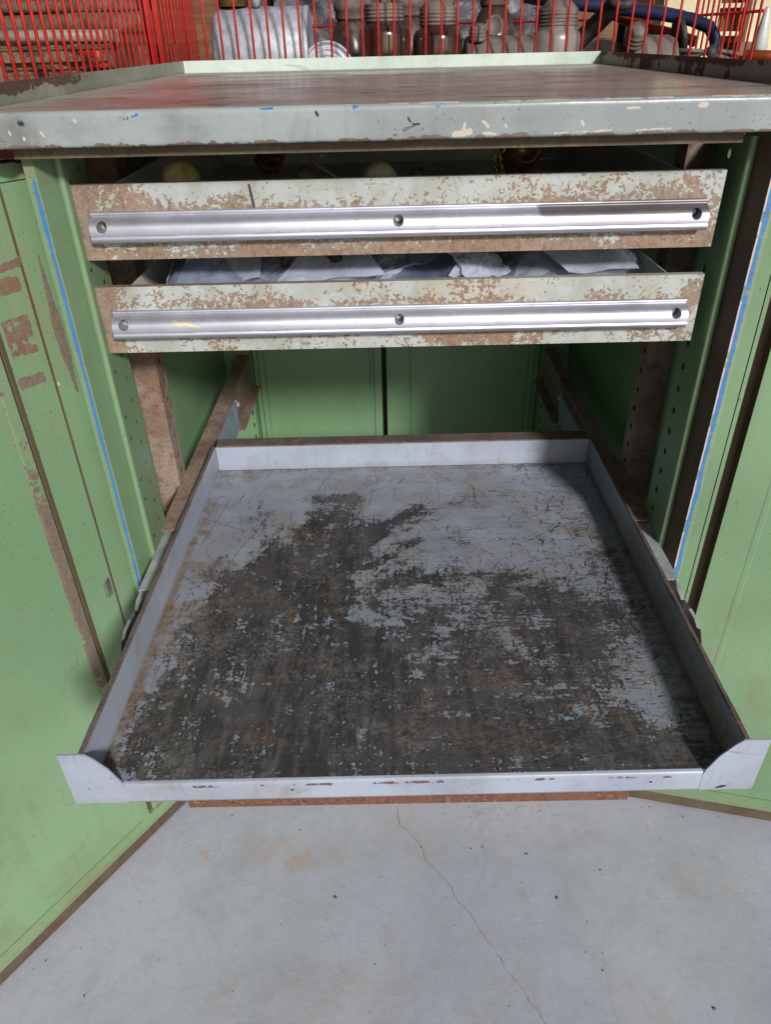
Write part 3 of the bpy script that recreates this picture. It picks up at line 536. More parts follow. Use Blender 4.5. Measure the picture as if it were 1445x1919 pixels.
# ================================================================== CABINET
cab = thing('tool_cabinet', 'green steel tool cabinet with both doors swung open and blue scuffed edges', 'cabinet', (0, 0, 0))
def post(sgn, name_edge):
    """folded front post: edge strip, steep return, lip, perforated flange"""
    zs0, zs1 = 0.03, 0.972
    m = MB(); X = lambda x: sgn*x
    ex = np.concatenate([np.linspace(0.353, 0.3425, 15)])
    m.grid(lambda x, z: (X(x), 0.0 + 0.0006*wob(np.array(z), 60, 5), z), ex, np.linspace(zs0, zs1, 470), flip=(sgn < 0))
    w1 = lambda z: wob(z, 55, 11 if sgn < 0 else 21, 1.0)
    def spot(Xv, Y, Z):
        a = np.abs(Xv)
        if sgn < 0:
            c = 0.3462; hw = 0.0017+0.0005*w1(Z); inr = np.clip((Z-0.40)/0.02, 0, 1)*np.clip((0.958-Z)/0.01, 0, 1)
            return 0*Xv, (1.3*np.clip(1.4-np.abs(a-c)/hw, 0, 1))*inr, 0*Xv
        c = 0.3468+0.0005*wob(Z, 40, 2); hw = 0.0026+0.0010*w1(Z); bl = 1.3*np.clip(1.35-np.abs(a-c)/hw, 0, 1)
        wh = 1.3*np.clip(1.4-np.abs(a-0.3432)/0.0011, 0, 1)*(wob(Z, 90, 8) > -0.35)
        gap = np.clip((0.22-wob(Z, 120, 31))*3, 0, 1)
        return wh, bl*(0.35+0.65*(wob(Z, 120, 31) < 0.75)), 0*Xv
    build('post_edge', m, 'green', cab, mask=lambda x, y, z: (0.25*(np.abs(x) < 0.3437)*(sgn > 0)+0.5*(z > 0.962), 0*x, 0.25+0.6*(z > 0.955)), spot=spot)
    m = MB(); m.extr([(X(0.3425), 0.0), (X(0.3365), 0.030)], zs0, zs1, 300)
    build('post_return', m, 'green' if sgn < 0 else 'redprimer', cab, mask=lambda x, y, z: (0*x, 0*x, 0.15+0*x))
    m = MB(); pr = [(0.3365, 0.030), (0.3350, 0.0285), (0.3335, 0.0278), (0.3305, 0.0278), (0.3292, 0.0290), (0.3288, 0.0310)]
    m.extr([(X(a), b) for a, b in pr], zs0, zs1, 300, smooth=True)
    build('post_lip', m, 'green', cab, mask=lambda x, y, z: (0*x, 0*x, 0.1+0*x))
    # perforated flange: a row of holes in a steel strip
    m = MB(); pitch = 0.0283; z = zs0; fn = lambda y, z: (X(0.3288), y, z); k = 0
    while z+pitch < zs1:
        holed(m, fn, 0.031, 0.052, z, z+pitch, 0.0415, z+pitch*0.3, (0.0018 if k % 3 else 0.0001)*(1 if sgn < 0 else 0.05), 0.0026 if k % 3 else 0.0001, 3, 1)
        holed(m, fn, 0.052, 0.092, z, z+pitch, 0.070, z+pitch*0.6, 0.0036 if sgn > 0 else 0.0021, 0.0044 if sgn > 0 else 0.0028, 4, 1)
        z += pitch; k += 1
    m.grid(lambda y, q: fn(y, q), [0.031, 0.092], [z, zs1])
    build('perforated_flange', m, 'greenin' if sgn > 0 else 'green', cab, mask=lambda x, y, z: (0.10*(sgn < 0)+0*x, 0.2+0*x, 0.30+0*x))
    m = MB(); m.extr([(X(0.3288), 0.092), (X(0.352), 0.096)], zs0, zs1, 4); build('post_back_fold', m, 'greenin', cab)
    # brown perforated upright deeper in
    m = MB(); z = zs0; fn2 = lambda y, z: (X(0.330), y, z)
    while z+pitch < zs1:
        holed(m, fn2, 0.186, 0.222, z, z+pitch, 0.204, z+pitch*0.5, 0.0036, 0.0042, 4, 1); z += pitch
    m.grid(lambda x, z: (X(x), 0.186, z), np.linspace(0.330, 0.3625, 14), np.linspace(zs0, zs1, 300))
    m.box(min(X(.332), X(.3625)), max(X(.332), X(.3625)), 0.222, 0.224, zs0, zs1)
    build('drawer_upright', m, 'ruststeel', cab)
    # rear green post with slots
    m = MB(); z = 0.06; fn3 = lambda x, z: (X(x), 0.715, z)
    while z+0.03 < zs1:
        holed(m, fn3, 0.310, 0.326, z, z+0.03, 0.3165, z+0.015, 0.0014, 0.0065, 4, 1); z += 0.03
    m.extr([(X(0.326), 0.715), (X(0.362), 0.715)], zs0, zs1, 4); m.extr([(X(0.310), 0.715), (X(0.308), 0.74)], zs0, zs1, 4)
    build('rear_post', m, 'greenin', cab)
    # outer side panel
    m = MB(); m.box(min(X(.3635), X(.372)), max(X(.3635), X(.372)), 0.035, 0.785, 0.0, 0.972)
    build('side_panel', m, 'greenin', cab)
    # slide rail: angle with rusty top flange, web and lower flange
    m = MB(); m.box(min(X(.309), X(.331)), max(X(.309), X(.331)), 0.07, 0.713, 0.5070, 0.5090)
    m.box(min(X(.329), X(.331)), max(X(.329), X(.331)), 0.07, 0.713, 0.455, 0.5068)
    build('rail_top_flange', m, 'ruststeel', cab)
    m = MB(); m.box(min(X(.3085), X(.3100)), max(X(.3085), X(.3100)), 0.30, 0.712, 0.438, 0.5068)
    m.box(min(X(.292), X(.3083)), max(X(.292), X(.3083)), 0.50, 0.712, 0.438, 0.440)
    w = build('rail_web', m, 'ruststeel', cab)
    m = MB(); m.box(min(X(.3005), X(.3075)), max(X(.3005), X(.3075)), 0.335, 0.50, 0.444, 0.498)
    build('inner_slide', m, 'bluesteel', cab)
    m = MB(); m.tube([(X(.3075), 0.515, 0.487), (X(.303), 0.515, 0.487)], 0.009, 14); m.tube([(X(.303), 0.515, 0.487), (X(.299), 0.515, 0.487)], 0.005, 8)
    m.tube([(X(.3075), 0.497, 0.466), (X(.304), 0.497, 0.466)], 0.006, 10)
    build('rail_screw', m, 'zinc', cab)
    m = MB(); zz = 0.452; fn4 = lambda x, y: (X(x), y, 0.442)
    holed(m, fn4, 0.262, 0.312, 0.385, 0.455, 0.284, 0.420, 0.0085, 0.0042, 5, 2)
    build('slide_bracket', m, 'ruststeel', cab, 'brown bracket plate with a slotted hole behind the tray')
post(-1, 'left'); post(1, 'right')
# back panels, centre gap, floor, rails, plinth
for xs_, tag_ in (([-0.308, -0.298, -0.296, -0.286, -0.283, -0.272, -0.270, -0.058, -0.056, -0.050, -0.048, -0.032], 0), ([-0.021, 0.028, 0.029, 0.031, 0.032, 0.270, 0.283, 0.286, 0.296, 0.298, 0.308], 1)):
    dep = {-0.296: -.006, -0.286: -.006, -0.056: .003, -0.050: .003, 0.029: .002, 0.031: .002, 0.286: -.006, 0.296: -.006}
    m = MB(); m.extr([(x, 0.748+dep.get(x, 0)) for x in xs_], 0.03, 0.972, 60)
    e = xs_[-1] if tag_ == 0 else xs_[0]
    m.extr([(e, 0.748), (e, 0.765)], 0.03, 0.972, 2)
    build('back_panel', m, 'greenin', cab)
m = MB(); m.box(-0.363, 0.363, 0.77, 0.785, 0.03, 0.972); build('rear_skin', m, 'dark', cab)
m = MB(); m.box(-0.363, 0.363, 0.03, 0.77, 0.035, 0.045); build('bottom_shelf', m, 'greenin', cab)
m = MB(); m.box(-0.361, 0.361, 0.0005, 0.024, 0.0006, 0.0275)
build('plinth', m, 'orangerust', cab, 'orange rusted steel base bar on the concrete')
m = MB(); m.box(-0.3555, 0.3555, 0.003, 0.022, 0.028, 0.058); build('bottom_rail', m, 'green', cab)
m = MB(); m.plate((-0.352, -0.014, 0.9720), (0.654, 0, 0), (0, 0, 0.0090), 0.003, 0.003, (0, 0.02, 0))
build('top_rail', m, 'grimyedge', cab)
m = MB(); m.grid(lambda x, y: (x, y, 0.9735+0.002*math.sin(x*90)+0.0015*math.sin(y*120+x*40)-0.02*max(0, y-0.0)), np.linspace(-0.47, -0.353, 40), np.linspace(-0.026-0.0, 0.16, 40)); m.grid(lambda x, y: (x, y, 0.9695+0.002*math.sin(x*90)+0.0015*math.sin(y*120+x*40)), np.linspace(-0.47, -0.353, 40), np.linspace(-0.026, 0.16, 40), flip=True)
build('top_corner_flap', m, 'ruststeel', cab)

def door(sgn, hx, hy, dr, secs, smax, rust_fn, spot_fn=None):
    dr = Vector((dr[0], dr[1], 0)).normalized(); nr = Vector((-dr.y, dr.x, 0))*(1 if sgn < 0 else -1)
    if nr.y > 0: nr = -nr
    P = lambda s, z, d: (hx+dr.x*s+nr.x*d, hy+dr.y*s+nr.y*d, z)
    S = lambda X, Y: (X-hx)*dr.x+(Y-hy)*dr.y
    root = None
    lab = 'left door standing open at an angle, with rust-stripped label patches' if sgn < 0 else 'right door folded back almost flat, cleaner paint'
    for nm, prof, mat, du in secs:
        m = MB(); pts = []
        for (s0, d0), (s1, d1) in zip(prof[:-1], prof[1:]):
            n = max(1, int(abs(s1-s0)/du)); pts += [(s0+(s1-s0)*k/n, d0+(d1-d0)*k/n) for k in range(n)]
        pts.append(prof[-1]); z0, z1 = 0.0556, 0.951
        zs = np.linspace(z0, z1, 330)
        m.grid(lambda i, z: P(pts[int(i)][0], z, pts[int(i)][1]), range(len(pts)), zs, flip=(sgn > 0))
        mk = lambda X, Y, Z: rust_fn(S(X, Y), Z)
        o = build(nm if root else 'door', m, mat, root or cab, lab if root is None else None, mask=mk, spot=(lambda X, Y, Z: spot_fn(S(X, Y), Z)) if spot_fn else None)
        if root is None: root = o
    s0 = -0.0235 if sgn < 0 else -0.019
    def bar(nm, z0, z1, d0, d1, mat, sA, mk=None):
        m = MB(); n = 120
        ss = np.linspace(sA, smax, n)
        m.grid(lambda s, z: P(s, z, d1), ss, np.linspace(z0, z1, 8), flip=(sgn > 0))
        m.grid(lambda s, d: P(s, z1, d), ss, [d1, d0], flip=(sgn > 0)); m.grid(lambda s, d: P(s, z0, d), ss, [d1, d0])
        build(nm, m, mat, root, mask=mk)
    bar('top_channel', 0.952, 0.968, -0.012, 0.0005, 'green', s0, lambda X, Y, Z: (0*X, 0*X, 0.5*(S(X, Y) < -0.005)))
    bar('base_flange', 0.030, 0.0555, -0.006, 0.0015, 'green', s0, lambda X, Y, Z: (0*X, 0*X, 0.45*(Z < 0.04)+0.25))
    bar('bottom_edge', 0.0035, 0.0298, -0.010, -0.002, 'grimyedge', s0, lambda X, Y, Z: (0.3+0*X, 0.2+0*X, 0.3+0*X))
    m = MB(); m.grid(lambda s, z: P(s, z, -0.022), [s0+0.004, smax], [0.004, 0.966]); m.grid(lambda d, z: P(smax, z, d), [-0.022, 0], [0.004, 0.966])
    build('outer_skin', m, 'greenin', root)
    return root, P
def rectm(s, z, s0, s1, z0, z1, e=0.003):
    if e == 0.003: s = s+0.0007*wob(z, 260, 4); z = z+0.0008*wob(s, 420, 7); e = 0.0038
    return np.clip((s-s0)/e, 0, 1)*np.clip((s1-s)/e, 0, 1)*np.clip((z-z0)/e, 0, 1)*np.clip((z1-z)/e, 0, 1)
def left_mask(s, z):
    r = 0*s
    r += 0.9*rectm(s, z, 0.006, 0.049, 0.876-0.10*s, 0.8885-0.10*s)
    r += 0.9*rectm(s, z, 0.012, 0.049, 0.852, 0.8725)
    r += 0.72*rectm(s, z, 0.013, 0.049, 0.789, 0.835, 0.004)
    r += 0.9*rectm(s, z, 0.014, 0.049, 0.757, 0.7745)
    c = -0.0115+(-0.0025)*np.clip((0.80-z)/0.06, 0, 1); hw = 0.0012+0.0062*np.clip((0.878-z)/0.06, 0, 1)*np.clip((z-0.735)/0.05, 0, 1)
    r += 0.95*np.clip(1.4-np.abs(s-c)/(hw+1e-4), 0, 1)*(z < 0.885)*(z > 0.735)
    ridge = rectm(s, z, 0.0575, 0.071, 0, 0.95, 0.001)
    r += ridge*(0.68+0.25*wob(z, 9, 3)); groove = rectm(s, z, 0.0485, 0.0585, 0, 0.95, 0.001)
    g = 0.6*groove+0.25*ridge+0.8*rectm(s, z, -0.03, -0.0215, 0, 1, 0.002)+0.3*rectm(s, z, -0.02, 0.048, 0.74, 0.95, 0.02)  # grime in groove and ridge, plus painted shade on the rounded hinge edge
    g = g+0.9*rectm(s, z, 0.0068, 0.0098, 0, 0.95, 0.0006)
    return r, 0.3*(s > 0.01)*(z > 0.78), g
def left_spot(s, z):
    b = 0*s
    w = 1.3*np.clip(1.5-np.hypot(s-0.005, (z-0.752)*0.5)/0.0011, 0, 1)
    return w, 0*s, b
LD = (-0.566, -0.825)
DL, PL = door(-1, -0.372, 0.0, LD, [
    ('door', [(0.070, 0.0), (0.42, 0.0)], 'green', 0.004),
    ('hinge_strip', [(-0.0265, -0.008), (-0.0255, -0.003), (-0.0235, 0.0), (0.0068, 0.0)], 'green', 0.0012),
    ('strip_seam', [(0.0068, 0.0), (0.0076, -0.003), (0.0086, -0.003), (0.0094, -0.0006)], 'doorrust', 0.0006),
    ('stile', [(0.0094, -0.0006), (0.049, -0.0006)], 'green', 0.0015),
    ('stile_groove', [(0.049, -0.0006), (0.050, -0.007), (0.0570, -0.007), (0.0578, 0.002)], 'doorrust', 0.001),
    ('stile_ridge', [(0.0578, 0.002), (0.0685, 0.002), (0.070, 0.0)], 'green', 0.001)], 0.42, left_mask, left_spot)
MT['oldlabel'] = simple('worn_black_print', lin(64, 62, 58), lin(96, 104, 84), 140, 0.6)
m = MB(); m.add([PL(.0120, .466, .0001), PL(.0185, .462, .0001), PL(.0185, .489, .0001), PL(.0120, .493, .0001)], [(3, 2, 1, 0)])
for k in range(9):
    z = .4655+k*.0026; m.add([PL(.0200, z, .0001), PL(.0220, z-.001, .0001), PL(.0220, z+.0006, .0001), PL(.0200, z+.0016, .0001)], [(3, 2, 1, 0)])
build('worn_label', m, 'oldlabel', DL, 'small rubbed-off black printed label')
def right_mask(s, z):
    c = 0.0575; on = np.clip((0.445-z)/0.02, 0, 1)*np.clip((z-0.30)/0.05, 0, 1)
    r = 0.9*np.clip(1.4-np.abs(s-c)/0.0022, 0, 1)*on+0.5*rectm(s, z, 0.0142, 0.0155, 0, 1, 0.0005)
    g = 0.9*rectm(s, z, -0.001, 0.0135, 0, 0.95, 0.001)+0.25*rectm(s, z, 0.0135, 0.018, 0, 0.95, 0.002)
    return r, 0.2+0*s, g
RD = (0.97, -0.225)
door(1, 0.372, 0.0, RD, [
    ('door', [(0.0142, 0.0), (0.0535, 0.0), (0.0550, 0.0005), (0.0600, 0.0005), (0.0615, 0.0), (0.45, 0.0)], 'green', 0.003),
    ('hinge_strip', [(-0.0195, -0.004), (-0.019, 0.0), (-0.0052, 0.0)], 'green', 0.0015),
    ('strip_seam', [(-0.0052, 0.0), (-0.0050, -0.004), (-0.0042, -0.004), (-0.0040, 0.0)], 'dark', 0.0006),
    ('stile', [(-0.0040, 0.0), (-0.001, 0.0), (0.0008, -0.002)], 'green', 0.001),
    ('stile_groove', [(0.0008, -0.002), (0.0012, -0.016), (0.0130, -0.016), (0.0142, 0.0)], 'redprimer', 0.002)], 0.45, right_mask)

# ================================================================== WORKTOP
wt = thing('worktop', 'grey-green steel worktop with raised lips and chipped front edge on the cabinet', 'worktop', (0, 0, 0.98))
m = MB(); m.grid(lambda x, y: (x, y, 1.010), np.linspace(-0.379, 0.379, 60), np.linspace(-0.0265, 0.8135, 90))
m.box(-0.3785, 0.3785, -0.02, 0.8130, 1.004, 1.008)
build('top_sheet', m, 'top', wt, mask=lambda x, y, z: (0*x, np.clip((y-0.70)/0.06, 0, 1)*0.8+np.clip((-0.30-x)/0.05, 0, 1)*0.6, 0*x))
m = MB(); x0, x1 = -0.385, 0.385; us = np.linspace(x0, x1, 1000)
pr = [(-0.0262, 1.0102), (-0.0280, 1.0098), (-0.0293, 1.0086), (-0.0299, 1.0068)]+[(-0.030, z) for z in np.linspace(1.005, 0.9835, 30)]+[(-0.0295, 0.9822), (-0.027, 0.9815), (-0.012, 0.9815)]
m.grid(lambda i, x: (x, pr[int(i)][0]+0.0002*math.sin(x*31+1)+0.0002*math.sin(x*83), pr[int(i)][1]+0.00015*math.sin(x*57)), range(len(pr)), us, flip=False, smooth=True)
def wt_mask(x, y, z):
    b = np.clip(1-(z-0.9815)/0.0065, 0, 1); r = 1.0*b*(0.8+0.6*wob(x, 90, 4)); t = np.clip((z-1.0072)/0.002, 0, 1)
    r = r+0.30*t+caps(x, z, [(0.011, 0.9985, 0.014, 0.9985, 0.0012, .6), (-0.001, 0.990, 0.012, 0.9945, 0.0012, .6), (-0.010, 0.9865, 0.0, 0.990, 0.002, .5), (-0.252, 1.004, -0.232, 1.004, .003, .5), (-0.335, 1.0, -0.325, 0.992, .006, .35)])
    return r, 0.2+0*x, 0.3*b+caps(x, z, [(-0.385, 1.005, -0.345, 0.985, 0.014, .6), (-0.335, 1.0, -0.325, 0.99, .010, .6)])
def wt_spot(x, y, z):
    w = caps(x, z, [(-0.3430, 0.9955, -0.3425, 0.9935, .0010, 1.2), (-0.3315, 0.9905, -0.3313, 0.989, .0010, 1.2), (-0.3155, 0.9945, -0.3135, 0.9915, .0010, 1.2), (-0.2845, 1.0035, -0.2835, 1.002, .0011, 1.2),
        (0.042, 0.985, 0.056, 0.987, .0028, .8), (0.050, 0.989, 0.051, 0.994, .0012, .8), (0.067, 0.995, 0.071, 0.991, .0013, .9), (0.068, 0.986, 0.078, 0.985, .0014, .75), (0.13, 0.9845, 0.185, 0.9860, .0010, .6), (0.20, 0.9855, 0.235, 0.9865, .0010, .6), (0.252, 1.0035, 0.256, 1.0035, .002, 1.0), (0.152, 0.993, 0.154, 0.990, .0013, 1), (0.086, 0.992, 0.087, 0.990, .001, 1), (0.19, 1.0025, 0.2, 1.0025, .001, .9)])
    w = w+0.75*np.clip((z-1.0086)/0.0012, 0, 1)*(x > -0.05)*(wob(x, 70, 9) > 0.0)
    b = caps(x, z, [(-0.180, 1.0078, -0.175, 1.008, .0006, 1.1), (-0.125, 1.0078, -0.114, 1.0084, .0007, 1.1), (-0.234, 1.005, -0.230, 1.006, .001, 1.1), (0.026, 1.0075, 0.031, 1.008, .0009, 1.2), (-0.045, 1.0075, -0.041, 1.008, .001, 1.1)])
    k = caps(x, z, [(-0.360, 0.998, -0.345, 0.988, .006, .32), (-0.330, 0.998, -0.322, 0.992, .005, .32), (-0.36, 1.004, -0.33, 1.003, .003, .3), (-0.0765, 1.0045, -0.0755, 1.0025, .0011, 1.1), (0.002, 0.999, 0.004, 0.996, .0009, .8), (0.006, 0.994, 0.012, 0.994, .0008, .8)])
    return w, b, k
build('front_edge', m, 'bench', wt, mask=wt_mask, spot=wt_spot)
m = MB(); m.plate((-0.379, 0.8140, 1.0085), (0.758, 0, 0), (0, 0, 0.0205), 0.003, 0.002, (0, 0.0015, 0))
build('back_lip', m, 'lip', wt, mask=lambda x, y, z: (0.25*np.clip(1-(z-1.009)/0.003, 0, 1)+0*x, 0*x, 0.6*np.clip(1-(z-1.009)/0.004, 0, 1)*(0.5+0.5*wob(x, 60, 3))))
m = MB(); m.plate((-0.3795, 0.8135, 1.0085), (0, -0.83, 0), (0, 0, 0.0205), 0.003, 0.002, (-0.0015, 0, 0))
for v in m.v[:]: pass
build('side_lip', m, 'lipdark', wt, 'grey-green left lip with a mossy line along its foot', mask=lambda x, y, z: (0.55*np.clip((z-1.0155)/0.006+0.5*wob(y, 30, 6), 0, 1)*np.clip((0.33-y)/0.12, 0, 1)+0.15, 0.2+0*x, 0.8*np.clip(1-(z-1.0085)/0.006, 0, 1)*(wob(y, 25, 6) > -0.4)))
m = MB(); m.plate((0.3795, -0.0165, 1.0085), (0, 0.83, 0), (0, 0, 0.0205), 0.003, 0.002, (0.0015, 0, 0))
build('side_lip', m, 'lipdark', wt, 'dark brown worn right lip', mask=lambda x, y, z: (0.45+0.35*wob(y, 22, 12)+0.35*np.clip((z-1.02)/0.006, 0, 1), 0.2+0*x, 0.6*np.clip(1-(z-1.0085)/0.005, 0, 1)))

# ================================================================== DRAWERS
MT['rim'] = m_rust('worn_brown_rim', lin(104, 92, 88), lin(84, 74, 72), lin(118, 96, 82), lin(62, 54, 52), 16)
XC = -0.006
HP = [(0.0285, 0.0002), (0.0287, 0.0030), (0.0276, 0.0046), (0.0262, 0.0044), (0.0254, 0.0030), (0.0246, 0.0034), (0.0240, 0.0060)]
HMID = [(0.0240, 0.0060), (0.0222, 0.0098), (0.0200, 0.0128), (0.0175, 0.0148), (0.0150, 0.0158), (0.0120, 0.0163), (0.0098, 0.0164), (0.0084, 0.0163)]
HLOW = [(0.0084, 0.0163), (0.0080, 0.0153), (0.0072, 0.0152), (0.0067, 0.0163), (0.0045, 0.0162), (0.0022, 0.0150), (0.0006, 0.0125), (0.0, 0.0090), (0.0006, 0.0060), (0.0012, 0.0002)]
def drawer(z0, zb, label, mask, hspot, hmask, screwcols, fspot=None):
    """z0 = bottom of the front, zb = bottom of the handle"""
    zt = z0+0.0725; root = thing('drawer', label, 'drawer', (XC, 0.04, z0), 'shallow drawers with aluminium pulls')
    RR, fw, fr, fg = front_maps(z0, mask, int(z0*1000))
    m = MB(); m.plate((XC-0.3235, 0.040, z0), (0.647, 0, 0), (0, 0, 0.0725), 0.00075, 0.00075, (0, 0.0016, 0))
    m.box(XC-0.3235, XC+0.3235, 0.0417, 0.049, zt-0.0015, zt)
    build('front_panel', m, 'front', root, mask=lambda x, y, z: (RR.get(fw, x, z), RR.get(fr, x, z), RR.get(fg, x, z)), spot=fspot or nul)
    for sg in (-1, 1):
        x = XC+sg*0.292; m = MB(); m.plate((x, 0.050, z0+0.006), (0, 0.60, 0), (0, 0, 0.062), 0.004, 0.004, (0.0012, 0, 0)); build('side_wall', m, 'drawer', root, mask=lambda x, y, z: (0.15+0*x, 0*x, 0*x))
    m = MB(); m.box(XC-0.2905, XC+0.2905, 0.050, 0.65, z0+0.005, z0+0.0065); build('bottom_sheet', m, 'drawer', root)
    m = MB(); m.box(XC-0.2905, XC+0.2905, 0.6505, 0.652, z0+0.007, zt-0.008); build('back_wall', m, 'drawer', root)
    # handle
    m = MB(); L = 0.3085; Y = 0.0398; xa, xb = XC-L, XC+L
    zz = [a for a, b in HMID][::-1]; pp = [b for a, b in HMID][::-1]
    fn = lambda x, z: (x, Y-float(np.interp(z, zz, pp)), zb+z)
    def strip(P):
        m.grid(lambda i, x: (x, Y-P[int(i)][1], zb+P[int(i)][0]), range(len(P)), np.linspace(xa, xb, 200), smooth=True)
    strip(HP); strip(HLOW)
    cx = [XC-0.296, XC, XC+0.296]; ch = 0.011; r = 0.0052; zc = 0.0165; edges = [xa]; rims = []
    for c in cx:
        if c-ch > edges[-1]: m.grid(lambda z, x: fn(x, z), np.linspace(0.0240, 0.0084, 14), np.linspace(edges[-1], c-ch, max(3, int((c-ch-edges[-1])/0.003))), smooth=True)
        rims.append(holed(m, fn, c-ch, c+ch, 0.0084, 0.0240, c, zc, r, r, 8, 5, smooth=True, flip=False)); edges.append(c+ch)
    m.grid(lambda z, x: fn(x, z), np.linspace(0.0240, 0.0084, 14), np.linspace(edges[-1], xb, 4), smooth=True)
    for rim in rims:
        n = len(rim); m.add(list(rim)+[(p[0], Y-0.001, p[2]) for p in rim], [(i, (i+1) % n, n+(i+1) % n, n+i) for i in range(n)], True)
    full = HP+HMID[1:]+HLOW[1:]
    for x, fl in ((xa, 1), (xb, -1)):
        vs = [(x, Y-p, zb+z) for z, p in full]; m.add(vs, [list(range(len(vs)))[::fl]])
    gm = lambda x, y, z: (0*x, 0*x, hmask(x, y, z)[2]+0.85*np.clip(1-np.abs(z-zb-0.0076)/0.0012, 0, 1)*(0.7+0.4*wob(x, 60, 3))+0.7*np.clip(1-np.abs(z-zb-0.0252)/0.0013, 0, 1)+0.22*np.clip((z-zb-0.016)/0.008, 0, 1)*(z-zb < 0.0245)*(0.6+0.5*wob(x, 14, 8)))  # dirt in groove and crease, plus painted shading towards the handle top
    h = build('handle', m, 'handle', root, mask=gm, spot=hspot)
    for c, sc_ in zip(cx, screwcols):
        m = MB(); ox = 0.0012 if c < XC else 0
        m.lathe([(0.0038, 0), (0.0038, 0.001), (0.0032, 0.002), (0.0018, 0.0026), (0.0016, 0.0018), (0.0, 0.0018)], Tr(c+ox, Y-0.0012, zb+zc+0.0004)@Rx(math.pi/2), 14)
        m.box(-0.0030, 0.0030, -0.0005, 0.0005, 0.0020, 0.00275, Tr(c+ox, Y-0.0012, zb+zc+0.0004)@Rx(math.pi/2)@Rz(c*9+0.6))
        build('screw', m, sc_, h)
    return root
def fm1(x, y, z):
    z = z-0.8693; top = np.clip((z-0.045)/0.03, 0, 1)
    r = 0.51+0*x-0.17*top*(np.abs(x) < 0.25)+0.34*np.clip(1-(z)/0.020, 0, 1)+0.12*np.clip(1-np.abs(z-0.048)/0.006, 0, 1)
    r = r-caps(x, z, [(-0.25, 0.062, -0.05, 0.064, 0.010, .14), (-0.02, 0.058, 0.20, 0.060, 0.012, .14), (0.05, 0.05, 0.15, 0.055, 0.01, .1)])+caps(x, z, [(-0.19, 0.058, -0.16, 0.055, .006, .25), (0.25, 0.05, 0.31, 0.06, .012, .12), (0.13, 0.055, 0.19, 0.055, .007, .12), (-0.28, 0.055, -0.20, 0.050, 0.007, .15)])
    r = r+0.6*np.clip((-0.309-x)/0.002, 0, 1)
    return r, 0.15+0.35*np.clip(1-z/0.02, 0, 1)+0.2*(x > 0.2), 0.25*(np.abs(x) > 0.25)
def fm2(x, y, z):
    z = z-0.7688
    r = 0.43+0*x-0.06*np.clip((z-0.05)/0.02, 0, 1)+0.12*np.clip(1-np.abs(z-0.050)/0.006, 0, 1)-0.12*np.clip(1-z/0.02, 0, 1)
    r = r-caps(x, z, [(-0.15, 0.064, 0.04, 0.066, 0.008, .16), (0.12, 0.060, 0.28, 0.060, 0.014, .22)])+caps(x, z, [(-0.29, 0.06, -0.16, 0.055, .009, .10), (0.03, 0.008, 0.11, 0.010, .009, .38), (0.26, 0.010, 0.31, 0.008, 0.008, .2), (0.20, 0.052, 0.24, 0.056, .006, .25), (0.30, 0.04, 0.32, 0.07, .01, .3)])
    r = r+0.6*np.clip((-0.309-x)/0.002, 0, 1)
    return r, 0.2+caps(x, z, [(0.03, 0.008, 0.11, 0.010, .012, .5), (0.0, 0.06, 0.12, 0.06, .012, .25)]), 0.25*(x > 0.29)+caps(x, z, [(0.03, 0.062, 0.14, 0.062, .012, .35)])
nul = lambda x, y, z: (0*x, 0*x, 0*x)
drawer(0.8693, 0.8880, 'upper drawer with patchy rusted grey front, holding round knobs and brass fittings', fm1, nul,
       lambda x, y, z: (0*x, 0*x, caps(x, z, [(0.14, 0.9095, 0.31, 0.9095, 0.006, .9), (0.20, 0.9135, 0.30, 0.9145, 0.003, .5)])), ('chain', 'zinc', 'zinc'),
       lambda x, y, z: (0*x, 0*x, caps(x, z, [(-0.153, 0.938, -0.1505, 0.918, 0.0013, .9), (0.215, 0.928, 0.235, 0.915, 0.008, .28), (0.262, 0.930, 0.268, 0.924, 0.006, .2)])))
drawer(0.7688, 0.7880, 'lower drawer with smeared cream mark on its pull, full of clear plastic bags', fm2,
       lambda x, y, z: (caps(x, z, [(-0.248, 0.8075, -0.243, 0.8045, .0014, 1.2), (-0.243, 0.8045, -0.236, 0.8060, .0014, 1.2), (-0.236, 0.8055, -0.228, 0.8025, .0009, 1.2), (-0.228, 0.803, -0.221, 0.8015, .0009, 1.2)]), 0*x, 0*x), nul, ('zinc', 'zinc', 'zinc'))

# ================================================================== CONTENTS OF THE DRAWERS
def ball(name, mat, x, y, z, r, label, cat, group=None, sq=1.0):
    m = MB(); prof = [(max(1e-6, r*math.sin(math.pi*k/14)), -r*sq*math.cos(math.pi*k/14)) for k in range(15)]
    m.lathe(prof, Tr(0, 0, 0), 24)
    m.v = [(a+x, b+y, c+z) for a, b, c in m.v]
    return tag(build(name, m, mat, loc=(x, y, z-r)), label, cat, group)
def knob(mat, x, y, z, r, label, sq=1.0):
    t = thing('round_knob', label, 'knob', (x, y, z-r*2), 'round knobs in the upper drawer')
    m = MB(); prof = [(max(1e-6, r*math.sin(math.pi*k/14)), -r*sq*math.cos(math.pi*k/14)) for k in range(15)]; m.lathe(prof, Tr(x, y, z), 24); build('ball', m, mat, t)
    m = MB(); m.lathe([(r*0.42, -r*2.2), (r*0.42, -r*0.8), (r*0.3, -r*0.7)], Tr(x, y, z), 14); build('stem', m, 'brass', t)
knob('knob', -0.242, 0.130, 0.929, 0.0215, 'yellowed round knob poking above the upper drawer front, left of the others')
knob('paleknob', -0.024, 0.130, 0.9255, 0.0195, 'pale grey-green round knob at the middle of the upper drawer')
